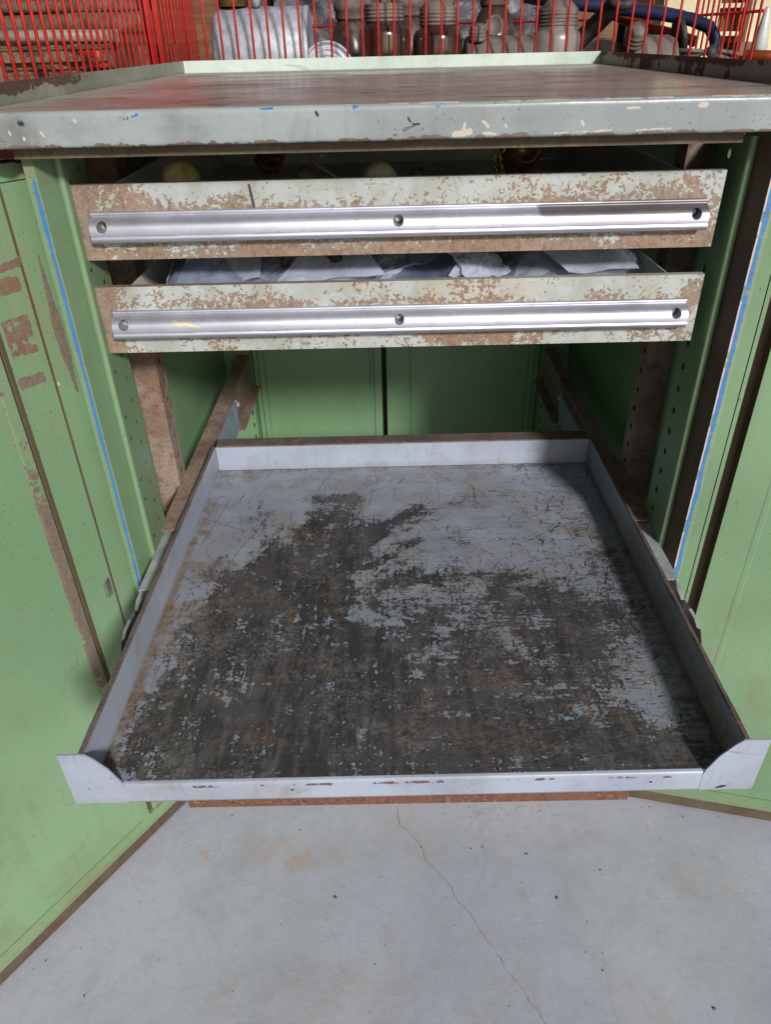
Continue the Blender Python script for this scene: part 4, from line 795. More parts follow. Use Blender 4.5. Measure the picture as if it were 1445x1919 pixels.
def fitting(x, y, z, R, L, ang, mat, label, name='threaded_fitting'):
    t = thing(name, label, 'fitting', (x, y, z-0.02), 'threaded fittings in the upper drawer'); M = Tr(x, y, z)@Rz(ang[1])@Rx(ang[0])
    m = MB(); prof = []
    for k in range(7): a = L*k/7; prof += [(R, a), (R*1.0, a+L/16), (R*0.88, a+L/14*1.3), (R*0.88, a+L/7*0.95)]
    prof += [(R*0.9, L), (R*0.6, L), (R*0.55, L*0.5), (0.0001, L*0.5)]
    m.lathe([(R*0.9, 0)]+prof, M, 20); build('thread', m, mat, t)
    m = MB(); m.lathe([(R*1.35, -L*0.5), (R*1.35, -L*0.05), (R*1.2, 0.0), (R*0.9, 0)], M, 6, smooth=False); build('hex_collar', m, mat, t)
fitting(0.131, 0.165, 0.938, 0.018, 0.03, (math.radians(62), math.radians(12)), 'brass', 'large ringed brass fitting lying right of the brass chain')
fitting(0.018, 0.155, 0.915, 0.0085, 0.018, (math.radians(6), 0), 'brass', 'small upright brass fitting right of the pale knob')
fitting(-0.150, 0.19, 0.945, 0.013, 0.028, (math.radians(70), math.radians(20)), 'chain', 'rusty brown threaded pipe end right of the yellowed knob')
m = MB()
for k in range(15):
    a = Tr(0.107+0.002*math.sin(k*2.1), 0.140+0.0015*math.cos(k*1.3), 0.910+k*0.0042)@Rz(k*1.57)@Rx(math.pi/2)
    pts = [a@Vector((0.0042*math.cos(t), 0.0030*math.sin(t), 0)) for t in np.linspace(0, 2*math.pi, 11)]
    m.tube(pts, 0.0012, 5, False)
MT['gold'] = simple('bright_brass_chain', lin(190, 190, 110), lin(150, 140, 70), 60, 0.25, 0.6)
tag(build('bead_chain', m, 'gold', loc=(0.107, 0.14, 0.90)), 'bright yellow brass chain hanging left of the ringed brass fitting', 'chain')
m = MB(); r_ = random.Random(5); vs = []
for i in range(9):
    for k in range(14):
        th = math.pi*i/8; ph = 2*math.pi*k/14; R = 0.017*(1+0.12*math.sin(3*ph+i)+0.10*r_.random())
        vs.append((-0.108+R*math.sin(th)*math.cos(ph), 0.16+R*math.sin(th)*math.sin(ph), 0.920+R*0.9*math.cos(th)))
m.add(vs, [(i*14+k, i*14+(k+1) % 14, (i+1)*14+(k+1) % 14, (i+1)*14+k) for i in range(8) for k in range(14)], True)
tag(build('stone_lump', m, 'dusty', loc=(-0.108, 0.16, 0.90)), 'rough brown stone-like lump between the rusty pipe end and pale knob', 'lump')
m = MB(); m.tube([(-0.085+0.012*math.sin(t*2.2), 0.165+0.006*math.cos(t*3), 0.915+t*0.012) for t in np.linspace(0, 2.8, 20)], 0.0014, 6)
tag(build('bent_wire', m, 'zinc', loc=(-0.085, 0.165, 0.9)), 'thin bent pale wire sticking up beside the stone-like lump', 'wire')
from mathutils import noise as mn
MT['glint_seam'] = simple('polythene_edge_glint', lin(190, 198, 214), lin(160, 168, 186), 60, 0.3)  # pale edge and fold tubes paint the light the bags catch
def bag(x, y, z, w, d, h, rot, mat, label, seed, tilt=0.0, amp=0.012):
    m = MB(); nu, nv = 12, 9; M = Tr(x, y, z)@Rz(rot)@Rx(tilt)
    def f(top):
        def g(u, v):
            e = (1-abs(u)**3)*(1-abs(v)**3); p = Vector((u*w/2, v*d/2, 0)); q = 1.2*mn.noise(Vector((u*1.4+seed, v*1.3, seed*1.7)))+0.9*abs(mn.noise(Vector((u*2.4+seed+v, v*1.0, 3))))-0.3
            p.z = top*(h*e*0.5)+amp*q+0.0006*top; p.x += 0.006*mn.noise(Vector((v*3, seed, 1))); p.y += 0.006*mn.noise(Vector((u*3, seed, 4)))
            q_ = M@p; q_.y = max(q_.y, 0.0475+0.004*abs(math.sin(u*3+seed))); q_.z = max(q_.z, 0.777); return q_
        return g
    m.grid(f(1), np.linspace(-1, 1, nu), np.linspace(-1, 1, nv)); m.grid(f(-1), np.linspace(-1, 1, nu), np.linspace(-1, 1, nv), flip=True)
    t = thing('plastic_bag', label, 'bag', (x, y, z-h*0.5), 'polythene bags in the lower drawer'); build('film', m, mat, t)
    m = MB(); g = f(1)
    ring = [g(u, -1) for u in np.linspace(-1, 1, nu)]+[g(1, v) for v in np.linspace(-1, 1, nv)][1:]+[g(u, 1) for u in np.linspace(1, -1, nu)][1:]+[g(-1, v) for v in np.linspace(1, -1, nv)][1:]
    ring = [p_+Vector((0, 0.0012, 0)) for p_ in ring]; m.tube(ring, 0.0007, 5, False); m.tube([g(-0.8+0.1*k, 0.15+0.3*math.sin(k*0.5+seed)) for k in range(17)], 0.0004, 4, False)
    build('glint_seam', m, 'glint_seam', t)
bag(-0.215, 0.140, 0.838, 0.11, 0.17, 0.03, 0.10, 'bagb', 'dull bluish plastic bag with straight folds at the left of the lower drawer', 1, 0.12, 0.010)
bag(-0.120, 0.130, 0.834, 0.13, 0.18, 0.025, -0.25, 'bag', 'clear plastic bag round a black curved hook in the lower drawer', 2, 0.14)
bag(-0.035, 0.125, 0.832, 0.09, 0.16, 0.014, -0.65, 'bag', 'pale creased plastic bag slanting beside the hook bag', 3, 0.15)
bag(0.030, 0.150, 0.832, 0.13, 0.18, 0.03, 0.2, 'bagb', 'dark bluish plastic bag at the middle of the lower drawer', 4, 0.08)
bag(0.255, 0.20, 0.825, 0.08, 0.16, 0.02, 0.3, 'bag', 'crumpled clear bag at the far right end of the lower drawer', 9, 0.1)
bag(-0.245, 0.26, 0.835, 0.08, 0.1, 0.02, 0.5, 'bag', 'crumpled clear bag behind the dull bluish bag at the left end', 11, 0.2)
bag(0.085, 0.105, 0.843, 0.060, 0.05, 0.004, 0.6, 'bag', 'small stiff folded plastic sleeve standing right of the middle', 5, 0.55, 0.006)
bag(0.185, 0.150, 0.826, 0.16, 0.19, 0.03, -0.35, 'bag', 'wide hazy plastic bag at the right of the lower drawer', 6, 0.13)
def folded_sheet(c, label, seed):
    t = thing('plastic_bag', label, 'bag', c[0], 'polythene bags in the lower drawer'); c = [Vector(p) for p in c]
    g = lambda u, v: (c[0]*(1-u)+c[3]*u)*(1-v)+(c[1]*(1-u)+c[2]*u)*v+Vector((0, 0.004, 0.005))*mn.noise(Vector((u*2.4+seed, v*1.5, seed)))+Vector((0, 0, 0.003*abs(u-0.45)))
    m = MB(); m.grid(g, np.linspace(0, 1, 14), np.linspace(0, 1, 8)); m.grid(lambda u, v: g(u, v)+Vector((0, 0.0008, 0)), np.linspace(0, 1, 14), np.linspace(0, 1, 8), flip=True); build('film', m, 'bag', t)
    m = MB(); m.tube([g(0, 0), g(0, .5), g(0, 1), g(.25, 1), g(.5, 1), g(.75, 1), g(1, 1), g(1, .5), g(1, 0)], 0.0006, 5, False); m.tube([g(.45, 0), g(.45, .5), g(.45, 1)], 0.0004, 4, False); build('glint_seam', m, 'glint_seam', t)
folded_sheet([(0.050, .078, .834), (0.078, .115, .852), (0.110, .125, .857), (0.078, .078, .836)], 'bright folded plastic tip sticking up right of the middle of the lower drawer', 2)
folded_sheet([(-0.140, .075, .832), (-0.108, .135, .857), (-0.052, .140, .860), (-0.020, .078, .836)], 'wide pale plastic sleeve leaning over the black hook', 5)
folded_sheet([(0.185, .085, .833), (0.150, .135, .856), (0.245, .150, .860), (0.262, .085, .836)], 'large hazy plastic sleeve with a slanting left edge at the right of the lower drawer', 8)
folded_sheet([(-0.252, .080, .832), (-0.245, .150, .858), (-0.165, .150, .858), (-0.160, .080, .834)], 'square-edged plastic sleeve at the left of the lower drawer', 11)
m = MB(); c0 = (-0.105, 0.11, 0.846)
m.tube([(c0[0]+0.030*math.cos(t), c0[1]+0.02*math.sin(t)*0.5, c0[2]+0.020*math.sin(t)-0.004) for t in np.linspace(0.1, 3.2, 22)], [0.005+0.003*(1-k/21) for k in range(22)], 10)
m.lathe([(0.0001, -0.007), (0.006, -0.005), (0.009, 0), (0.006, 0.005), (0.0001, 0.007)], Tr(c0[0]+0.030, c0[1], c0[2]-0.003)@Rx(1.2), 16)
tag(build('curved_hook', m, 'rubber', loc=(c0[0], c0[1], c0[2]-0.02)), 'black curved hook with round end inside a clear bag', 'hook')
for k, (x, z) in enumerate(((0.11, 0.805), (0.2, 0.80))):
    m = MB(); m.tube([(x-0.03, 0.16+0.02*k, z), (x+0.03, 0.2, z+0.005)], 0.016, 14)
    tag(build('black_part', m, 'rubber', loc=(x, 0.18, z-0.016)), ['dark cylindrical part under the folded sleeve', 'dark cylindrical part inside the wide hazy bag'][k], 'part')

# ================================================================== PULL-OUT TRAY
TW = 0.30; TZF, TZB, TYF, TYB = 0.4757, 0.4723, -0.3038, 0.2924
UX = lambda x, y: x+0.0034-0.0057*(y-TYF)/(TYB-TYF)
def TT(x, y, z):
    t = (y-TYF)/(TYB-TYF); return (x-0.0034+0.0057*t, y+0.0013*x/0.3, z+TZF+(TZB-TZF)*t)
tr = thing('pull_out_tray', 'blue-grey metal shelf tray pulled out of the cabinet, floor worn to dark steel', 'tray', (0, 0, 0.45))
TR, t_w, t_r, t_g, t_s, t_l, t_f = tray_maps()
m = MB(); m.grid(lambda x, y: TT(x, y, 0), np.linspace(-TW, TW, 800), np.linspace(TYF+0.004, TYB-.0005, 800))
build('tray_floor', m, 'tray', tr, mask=lambda x, y, z: (TR.get(t_w, x, y), TR.get(t_r, x, y), TR.get(t_g, x, y)), spot=lambda x, y, z: (TR.get(t_s, x, y), TR.get(t_l, x, y), TR.get(t_f, x, y)))
m = MB(); m.add([TT(-TW, TYF+.004, -.0015), TT(TW, TYF+.004, -.0015), TT(TW, TYB, -.0015), TT(-TW, TYB, -.0015)], [(3, 2, 1, 0)]); build('tray_underside', m, 'traypaint', tr)
# rounded front lip
m = MB(); a = 0.0272; pr = [(0.004, 0.0), (0.0022, -0.0004), (0.0009, -0.0012), (0.0002, -0.0026), (0, -0.0045)]+[(0, -0.0045-0.0217*k/10) for k in range(1, 11)]+[(0.006, -0.0262)]
m.grid(lambda i, x: TT(x, TYF+pr[int(i)][0], pr[int(i)][1]), range(len(pr)), np.linspace(-TW+a, TW-a, 440), smooth=True)
build('front_lip', m, 'traypaint', tr, mask=lambda x, y, z: (1.05*np.clip(1-np.abs(z-0.4700)/0.0050, 0, 1)*(0.6+0.7*wob(x, 60, 5))+caps(x, z, [(-0.04, 0.4700, 0.01, 0.4695, .002, .3), (0.06, 0.466, 0.065, 0.468, .004, .3)])+0.9*(z > 0.4750)*(x < 0.0)*0.4, 0*x, 0.25*(x < -0.1)),
      spot=lambda x, y, z: (0*x, 0*x, caps(x, z, [(0.2205, 0.462, 0.222, 0.462, .0010, 1.2), (-0.119, 0.4625, -0.118, 0.4625, .0012, 1.0)])))
for sg, nm in ((-1, 'left'), (1, 'right')):
    # side wall with outward top return
    m = MB(); ys = np.linspace(TYF+0.0005, TYB, 300)
    prf = [(TW, 0.0), (TW, 0.010), (TW, 0.022), (TW, 0.034), (TW, 0.0425), (TW+0.0015, 0.0440), (TW+0.004, 0.0440), (TW+0.0052, 0.0440), (TW+0.0056, 0.0425), (TW+0.0056, 0.036)]
    m.grid(lambda i, y: TT(sg*prf[int(i)][0], y, prf[int(i)][1]), range(5), ys, flip=(sg > 0))
    m2 = MB(); m2.grid(lambda i, y: TT(sg*prf[int(i)][0], y, prf[int(i)][1]+0.0003*math.sin(y*90+i)*(i > 4)), range(4, len(prf)), ys, flip=(sg > 0)); build('rim', m2, 'rim', tr)
    m.grid(lambda i, y: TT(sg*(TW+0.0012), y, i), [0.0, 0.042], ys, flip=(sg < 0))
    build('side_wall', m, 'traypaint', tr, mask=lambda x, y, z: (0.85*(np.abs(UX(x, y)) > TW+0.0012)*(0.7+0.45*wob(y, 140, 3))+0.06*np.clip((z-0.512)/0.004, 0, 1), 0.2*(np.abs(UX(x, y)) > TW), 0.45*(np.abs(UX(x, y)) > TW+0.001)+(0.95*(x > 0.2)*np.clip(1-(z-0.500)/0.012, 0, 1)*np.clip((0.25-y)/0.2, 0, 1))+0.55*np.clip(1-(z-0.474)/0.006, 0, 1)+0.5*np.clip(1-(y+0.304)/0.02, 0, 1)))
    # corner wing: a cut-off front plate
    w0, w1 = TW-a, TW+0.0238
    pts = [(w1, 0.044), (TW-0.0005, 0.044), (TW-0.0075, 0.037), (TW-0.018, 0.0225), (w0+0.001, 0.004), (w0-0.0005, -0.003), (w0, -0.0262), (w1-0.001, -0.0262), (w1-0.0004, -0.0250)]
    m = MB(); n = len(pts); T2 = lambda x, z, y: TT(sg*x, TYF-0.0004+y, z)
    cx_ = sum(p[0] for p in pts)/n; cz_ = sum(p[1] for p in pts)/n; rings = 8; vs = []
    sub = []
    for i in range(n):
        p, q = pts[i], pts[(i+1) % n]
        for k in range(5): sub.append((p[0]+(q[0]-p[0])*k/5, p[1]+(q[1]-p[1])*k/5))
    N = len(sub)
    for j in range(rings):
        t = 1-j/rings
        for p in sub: vs.append(T2(cx_+(p[0]-cx_)*t, cz_+(p[1]-cz_)*t, 0))
    vs.append(T2(cx_, cz_, 0)); fs = [(j*N+k, j*N+(k+1) % N, (j+1)*N+(k+1) % N, (j+1)*N+k) for j in range(rings-1) for k in range(N)]+[((rings-1)*N+k, (rings-1)*N+(k+1) % N, rings*N) for k in range(N)]
    m.add(vs, fs); m.add([T2(p[0], p[1], 0) for p in sub]+[T2(p[0], p[1], 0.0016) for p in sub], [(k, (k+1) % N, N+(k+1) % N, N+k) for k in range(N)]+[tuple(range(N, 2*N))])
    build('corner_wing', m, 'traypaint', tr, mask=lambda x, y, z: (0.42*np.clip(1-(z-0.4495)/0.006, 0, 1)+0.35*np.clip((z-0.5175)/0.002, 0, 1), 0.3+0*x, 0.3*np.clip(1-(z-0.4495)/0.01, 0, 1)+0.1),
          spot=lambda x, y, z: (0*x, 0*x, caps(np.abs(x), z, [(0.3085, 0.4715, 0.3088, 0.4725, .0011, 1.1)] if sg < 0 else [(0.3165, 0.512, 0.317, 0.513, .0012, 1.0), (0.290, 0.4535, 0.292, 0.4535, .0012, .9)])))
    # telescoping arm outside the wall
    m = MB(); X0, X1 = sg*0.3135, sg*0.3295; lo, hi = min(X0, X1), max(X0, X1)
    m.box(lo, hi, -0.045, 0.34, 0.4975, 0.4990); m.box(min(X1, sg*.328), max(X1, sg*.328), -0.045, 0.34, 0.458, 0.4974)
    arm = build('slide_arm', m, 'zinc', tr)
    m = MB(); s_ = lambda x: sg*x
    poly = [(.3115, -.045, .4995), (.3262, -.045, .4995), (.3285, -.062, .497), (.3262, -.078, .494), (.3300, -.092, .4925), (.3312, -.108, .490), (.3312, -.120, .486), (.3290, -.134, .478), (.3115, -.134, .478)]
    vs = [(s_(p[0]), p[1], p[2]) for p in poly]
    edge = vs[:-1]
    m.add(edge[1:8]+[(e[0], e[1], e[2]-0.024) for e in edge[1:8]], [(i, i+1, 8+i, 7+i) for i in range(6)])
    m.add([vs[1], vs[2], vs[3], (s_(.322), -.078, .494), (s_(.3225), -.060, .497)], [(0, 1, 2, 3, 4)])
    m.add([vs[4], vs[5], vs[6], (s_(.3275), -.118, .4865), (s_(.3280), -.106, .490), (s_(.326), -.092, .4925)], [(0, 1, 2, 3, 4, 5)])
    build('arm_catch', m, 'zinc', arm)
    m = MB(); m.box(min(s_(.3095), s_(.3300)), max(s_(.3095), s_(.3300)), -0.132, -0.046, 0.470, 0.474); build('arm_shade_filler', m, 'dark', arm)  # black plate paints the shade in the gap under the arm catch
# back wall with thick top return
m = MB(); pr = [(TYB, 0.0005), (TYB, 0.012), (TYB, 0.024), (TYB, 0.034), (TYB, 0.0420), (TYB+0.0012, 0.0436), (TYB+0.006, 0.0440), (TYB+0.013, 0.0440), (TYB+0.020, 0.0440), (TYB+0.027, 0.0440), (TYB+0.027, 0.030)]
m.grid(lambda i, x: TT(x, pr[int(i)][0], pr[int(i)][1]), range(5), np.linspace(-TW+.0012, TW-.0012, 400), smooth=False)
m2 = MB(); m2.grid(lambda i, x: TT(x, pr[int(i)][0], pr[int(i)][1]), range(4, len(pr)), np.linspace(-TW+.0012, TW-.0012, 400)); build('rim', m2, 'rim', tr)
m.grid(lambda i, x: TT(x, TYB+0.0014, i), [0.0, 0.042], [-TW, TW], flip=True)
build('back_wall', m, 'traypaint', tr, mask=lambda x, y, z: (0.88*(y > TYB+0.0022)+0.12*(z < 0.48)-0.02+caps(x, z, [(-0.27, 0.485, -0.22, 0.484, .0016, .35), (0.0, 0.487, 0.01, 0.487, .0014, .3)]), 0.1+0*x, 0.35*(y > TYB+0.0022)+0.4*np.clip(1-(z-0.473)/0.0025, 0, 1)))
# ================================================================== STAND WITH CAGES BEHIND THE WORKTOP
tb = thing('back_bench', 'old low board bench behind the worktop carrying the red cages', 'bench', (0, 1.4, 0))
m = MB(); m.box(-1.8, 1.8, 0.875, 1.9, 0.90, 0.945); build('bench_top', m, 'plank', tb)
m = MB(); m.box(-1.8, -0.46, 0.1, 0.874, 0.90, 0.945); build('bench_top', m, 'plank', tb)
for x, y in ((-1.7, 0.92), (1.7, 0.92), (-1.7, 1.85), (1.7, 1.85), (-1.7, 0.15), (-0.52, 0.15)):
    m = MB(); m.box(x-.035, x+.035, y-.03, y+.03, 0.0006, 0.8995); build('leg', m, 'plank', tb)
# backdrop
m = MB(); m.box(-6, 6, 2.6, 2.7, 0.0006, 3.2); w = build('shed_wall', m, 'shed'); tag(w, 'dark brown shed wall far behind the cages', 'wall')
bd = thing('cream_cupboard', 'cream painted cupboard standing at the far right behind the cage', 'cupboard', (1.2, 2.1, 0))
m = MB(); m.box(0.88, 1.06, 2.05, 2.45, 0.0006, 1.9); build('cupboard_side', m, 'cream', bd)
m = MB(); m.box(1.0605, 1.155, 2.12, 2.45, 0.0006, 1.9); build('open_compartment', m, 'brownwood', bd)
m = MB(); m.box(1.156, 1.5, 2.04, 2.45, 0.0006, 1.9); build('cupboard_side', m, 'cream', bd)
for z in (1.04, 1.115, 1.2):
    m = MB(); m.box(1.061, 1.154, 2.06, 2.119, z, z+.012); build('shelf', m, 'cream', bd)
m = MB(); m.grid(lambda x, z: (x, 1.62+0.03*mn.noise(Vector((x*6, z*8, 0)))+0.012*mn.noise(Vector((x*22, z*26, 3))), z), np.linspace(-0.30, 0.42, 110), np.linspace(0.946, 1.5, 90), smooth=True)
m.grid(lambda x, z: (x, 1.63+0.03*mn.noise(Vector((x*6, z*8, 0))), z), np.linspace(-0.30, 0.42, 60), np.linspace(0.946, 1.5, 40), flip=True, smooth=True)
tag(build('crumpled_sheet', m, 'foil', loc=(0, 1.62, 0.946)), 'crumpled grey plastic sheet hanging behind the jars', 'sheet')
m = MB(); m.box(-1.1, -0.32, 1.7, 1.9, 0.946, 1.35); tag(build('brown_crate', m, 'brownwood', loc=(-0.7, 1.8, 0.946)), 'dark brown wooden crate behind the aluminium tank', 'crate')
m = MB(); m.box(0.46, 0.66, 1.75, 1.9, 0.946, 1.4); tag(build('green_brown_box', m, 'brownwood', loc=(0.6, 1.8, 0.946)), 'small dark wooden box behind the blue tube', 'box')

# cages of red wire
def wires(root, pts, r, h0, h1, lab=None):
    me = None
    for x, y in pts:
        if me is None:
            m = MB(); m.tube([(x, y, h0), (x, y, (h0+h1)/2), (x, y, h1)], r, 7, True); o = build('wire', m, 'redwire', root); me = o.data; fx, fy = x, y; base = o.location.copy()
        else:
            o2 = bpy.data.objects.new('wire', me); COL.objects.link(o2); o2.parent = root; o2.location = (x-fx, y-fy, 0); ORG[o2.name] = ORG[root.name]
            o2.rotation_euler = (0, 0, 0)
c1 = thing('wire_cage', 'red wire cage behind the worktop holding the tank, reel and jars', 'cage', (0.17, 1.2, 0.946), 'red wire cages')
wires(c1, [(-0.350+0.0297*k, 0.900+0.0008*math.sin(k*2.3)) for k in range(36)], 0.0023, 0.950, 1.40)
wires(c1, [(0.69-0.0297*k*1.5, 1.55) for k in range(4)], 0.0023, 0.950, 1.40)
wires(c1, [(0.700, 0.925+0.0297*k) for k in range(12)], 0.0023, 0.950, 1.40)
m = MB()
for z in (0.952, 1.398): m.tube([(-0.36, 0.9, z), (0.70, 0.9, z), (0.70, 1.55, z), (-0.36, 1.55, z), (-0.36, 0.9, z)], 0.004, 8)
for z in (1.085, 1.25): m.tube([(0.70, 0.904, z), (0.70, 1.546, z), (-0.36, 1.546, z)], 0.0028, 8)
build('frame', m, 'redwire', c1)
c2 = thing('wire_cage', 'red wire side cage at the left of the worktop with greyed corner posts', 'cage', (-0.455, 0.7, 0.946), 'red wire cages')
wires(c2, [(-0.455, 0.215+0.0297*k) for k in range(38)], 0.0024, 0.950, 1.40)
wires(c2, [(-0.80, 0.215+0.0297*k) for k in range(38)], 0.0024, 0.950, 1.40)
wires(c2, [(-0.485-0.0297*k, 1.345) for k in range(11)], 0.0024, 0.950, 1.40)
m = MB()
for z in (0.952, 1.398): m.tube([(-0.455, 0.19, z), (-0.455, 1.345, z), (-0.80, 1.345, z), (-0.80, 0.19, z), (-0.455, 0.19, z)], 0.004, 8)
build('frame', m, 'redwire', c2)
for y, r in ((0.185, 0.0058), (0.915, 0.0062), (0.985, 0.0062)):
    m = MB(); m.tube([(-0.459, y, 0.95), (-0.457, y, 1.39)], r, 10); build('post', m, 'redpost', c2, 'red post with grey worn paint', mask=lambda x, y, z: (0.25*wob(z, 30, 4), 0*x, 0*x))
m = MB(); m.tube([(-0.462, 0.60, 1.045), (-0.60, 0.88, 1.040), (-0.70, 1.1, 1.04)], 0.0045, 8); m.tube([(-0.462, 0.62, 1.030), (-0.60, 0.90, 1.026)], 0.0045, 8); build('cross_bar', m, 'redpost', c2)

# ---- things in the left cage
t = thing('rusty_casting', 'flaking rusty casting with a pale bar on top behind the left wires', 'casting', (-0.56, 0.8, 0.946))
m = MB()
def lump(u, v):
    return (-0.665+0.19*u, 0.72+0.010*mn.noise(Vector((u*7, v*6, 2)))+0.006*(1 if (v*3) % 1 > 0.82 else 0)-0.004*(v > 0.9), 0.946+0.115*v)
m.grid(lump, np.linspace(0, 1, 70), np.linspace(0, 1, 50)); m.box(-0.664, -0.476, 0.735, 0.88, 0.947, 1.061)
b = build('block', m, 'rustblock', t)
m = MB(); m.tube([(-0.69, 0.735, 1.071), (-0.60, 0.733, 1.071), (-0.462, 0.730, 1.069)], 0.0095, 14); build('pale_bar', m, 'palebar', t)
m = MB(); m.box(-0.662, -0.48, 0.708, 0.7185, 1.034, 1.042); m.box(-0.662, -0.48, 0.708, 0.7185, 1.008, 1.014); build('rib', m, 'rustblock', t)
m = MB(); m.lathe([(0.010, 0), (0.010, 0.004), (0.0085, 0.006), (0.0001, 0.006)], Tr(-0.596, 0.712, 1.012)@Rx(math.pi/2), 18); build('bore', m, 'dark', b)
m = MB(); m.lathe([(0.05, -0.012), (0.060, -0.008), (0.060, 0.008), (0.05, 0.012), (0.03, 0.010), (0.028, -0.010), (0.05, -0.012)], Tr(-0.735, 0.70, 1.045)@Ry(1.2), 30)
tag(build('caster', m, 'rubber', loc=(-0.735, 0.7, 0.985)), 'small black rubber caster at the far left behind the red wires', 'caster')
m = MB()
m.box(-0.79, -0.47, 0.93, 1.25, 0.947, 1.055); tag(build('grimy_box', m, 'rustblock', loc=(-0.63, 1.1, 0.947)), 'grimy dark box behind the rusty casting', 'box')
m = MB(); m.tube([(-0.79, 1.0, 1.088), (-0.6, 0.98, 1.094), (-0.47, 0.96, 1.088)], 0.017, 14); m.tube([(-0.78, 1.02, 1.12), (-0.47, 1.0, 1.122)], 0.011, 12)
tag(build('dusty_pipe', m, 'rustblock', loc=(-0.6, 1.0, 1.056)), 'dusty brown pipes lying on the grimy box in the left cage', 'pipe')

# ---- things in the main cage (all standing on the back bench)
t = thing('aluminium_tank', 'dull aluminium tank lying on its side at the left of the cage', 'tank', (-0.26, 1.02, 0.946))
m = MB(); R = 0.083
m.lathe([(0.0001, 0), (R-0.016, 0), (R-0.006, 0.004), (R, 0.014), (R, 0.175), (R-0.0015, 0.178)], Tr(-0.350, 1.02, 1.031)@Ry(math.pi/2), 56); build('shell', m, 'alu', t)
m = MB(); m.lathe([(R-0.0012, 0.178), (R+0.001, 0.180), (R+0.001, 0.188), (R-0.004, 0.1895), (R-0.010, 0.186), (0.0001, 0.186)], Tr(-0.350, 1.02, 1.031)@Ry(math.pi/2), 56); build('end_rim', m, 'alu', t)
m = MB(); m.tube([(-0.262, 0.998, 1.1145), (-0.262, 0.99, 1.135)], 0.009, 12); m.tube([(-0.275, 0.99, 1.137), (-0.25, 0.99, 1.137)], 0.006, 10); build('valve', m, 'zinc', t)
m = MB(); m.lathe([(0.030, 0), (0.030, 0.016), (0.026, 0.020), (0.0001, 0.020)], Tr(-0.31, 1.01, 1.114), 24); build('cap', m, 'brass', t)
t = thing('metal_reel', 'round ribbed metal reel with a centre hole, right of the aluminium tank', 'reel', (-0.118, 0.955, 0.946))
m = MB(); M = Tr(-0.126, 0.965, 1.000)@Rx(math.radians(84))
pr = [(0.0001, 0.008), (0.008, 0.008), (0.009, 0.0135), (0.014, 0.0135), (0.0165, 0.010), (0.020, 0.010), (0.0215, 0.012), (0.0235, 0.009), (0.0295, 0.009), (0.031, 0.0115), (0.033, 0.0085), (0.0385, 0.0085), (0.041, 0.0115), (0.043, 0.008), (0.048, 0.008), (0.050, 0.012), (0.053, 0.013), (0.0545, 0.011), (0.0545, -0.02), (0.0001, -0.02)]
m.lathe(pr, M, 48); build('disc', m, 'alu', t)
m = MB(); m.lathe([(0.0045, 0.0137), (0.0045, 0.0142), (0.0001, 0.0142)], M, 16); build('axle_hole', m, 'dark', t)
for ang in range(0, 360, 24):
    m = MB(); a_ = math.radians(ang); m.lathe([(0.0016, 0.0095), (0.0016, 0.0112), (0.0001, 0.0115)], M@Tr(0.0262*math.cos(a_), 0.0262*math.sin(a_), 0), 8); build('rivet', m, 'zinc', t)
def jar(x, y, label, rad, zs, lidr, cone, mat='jar', lidmat='dusty', h0=0.0):
    t = thing('glass_jar', label, 'jar', (x, y, 0.946), 'dusty jars with threaded lids')
    M = Tr(x, y, 0.9465); H = zs-0.9465
    m = MB(); m.lathe([(rad*0.9, 0), (rad, 0.006), (rad, H-0.018), (rad*0.97, H-0.010), (rad*0.88, H-0.003), (lidr*0.98, H), (lidr*0.98, H+0.012)], M, 48); build('body', m, mat, t)
    m = MB(); hl = 0.034; pr = [(lidr*0.9, H+0.004)]
    for k in range(4): z = H+0.006+k*0.006; pr += [(lidr*1.02, z), (lidr*1.03, z+0.0022), (lidr*0.975, z+0.0036), (lidr*0.975, z+0.0052)]
    pr += [(lidr, H+0.031), (lidr*0.96, H+0.034)]
    if cone: pr += [(lidr*0.55, H+0.048), (lidr*0.3, H+0.055), (lidr*0.28, H+0.075), (0.0001, H+0.075)]
    else: pr += [(lidr*0.5, H+0.036), (0.0001, H+0.037)]
    m.lathe(pr, M, 48); build('lid', m, lidmat, t)
    if not cone:
        m = MB(); m.lathe([(0.010, H+0.036), (0.010, H+0.044), (0.006, H+0.046), (0.006, H+0.062), (0.011, H+0.063), (0.011, H+0.070), (0.0001, H+0.070)], M, 6, smooth=False); build('tap', m, 'brass', t)
    return t
jar(-0.012, 0.975, 'dark amber glass jar with flat ribbed lid and brass tap, right of the reel', 0.051, 1.078, 0.038, False)
jar(0.094, 0.985, 'dark amber glass jar with cone-topped ribbed lid, right of the flat-lidded jar', 0.050, 1.070, 0.036, True)
MT['dustjar'] = simple('thick_dust_on_jar', lin(128, 122, 118), lin(108, 102, 98), 14, 0.35, 0.0, lin(140, 130, 120), 0.5)
jar(0.331, 0.990, 'dusty grey glass jar with wide screw neck, right of the grey canister', 0.048, 1.064, 0.039, True, 'dustjar')
def back_jar(x, y, r, zt, label, mat):
    t = thing('lamp_glass', label, 'lamp', (x, y, 0.946), 'dusty lamps in the back row of the cage'); M = Tr(x, y, 0.9465); H = zt-0.9465
    m = MB(); m.lathe([(r*0.7, 0), (r*0.9, 0.01), (r, H*0.35), (r*0.96, H*0.6), (r*0.6, H*0.82), (r*0.52, H*0.86)], M, 32); build('globe', m, mat, t)
    m = MB(); m.lathe([(r*0.56, H*0.86), (r*0.60, H*0.88), (r*0.60, H*0.95), (r*0.66, H*0.96), (r*0.66, H*1.04), (r*0.3, H*1.12), (r*0.28, H*1.2), (0.0001, H*1.2)], M, 28); build('collar', m, 'dusty', t)
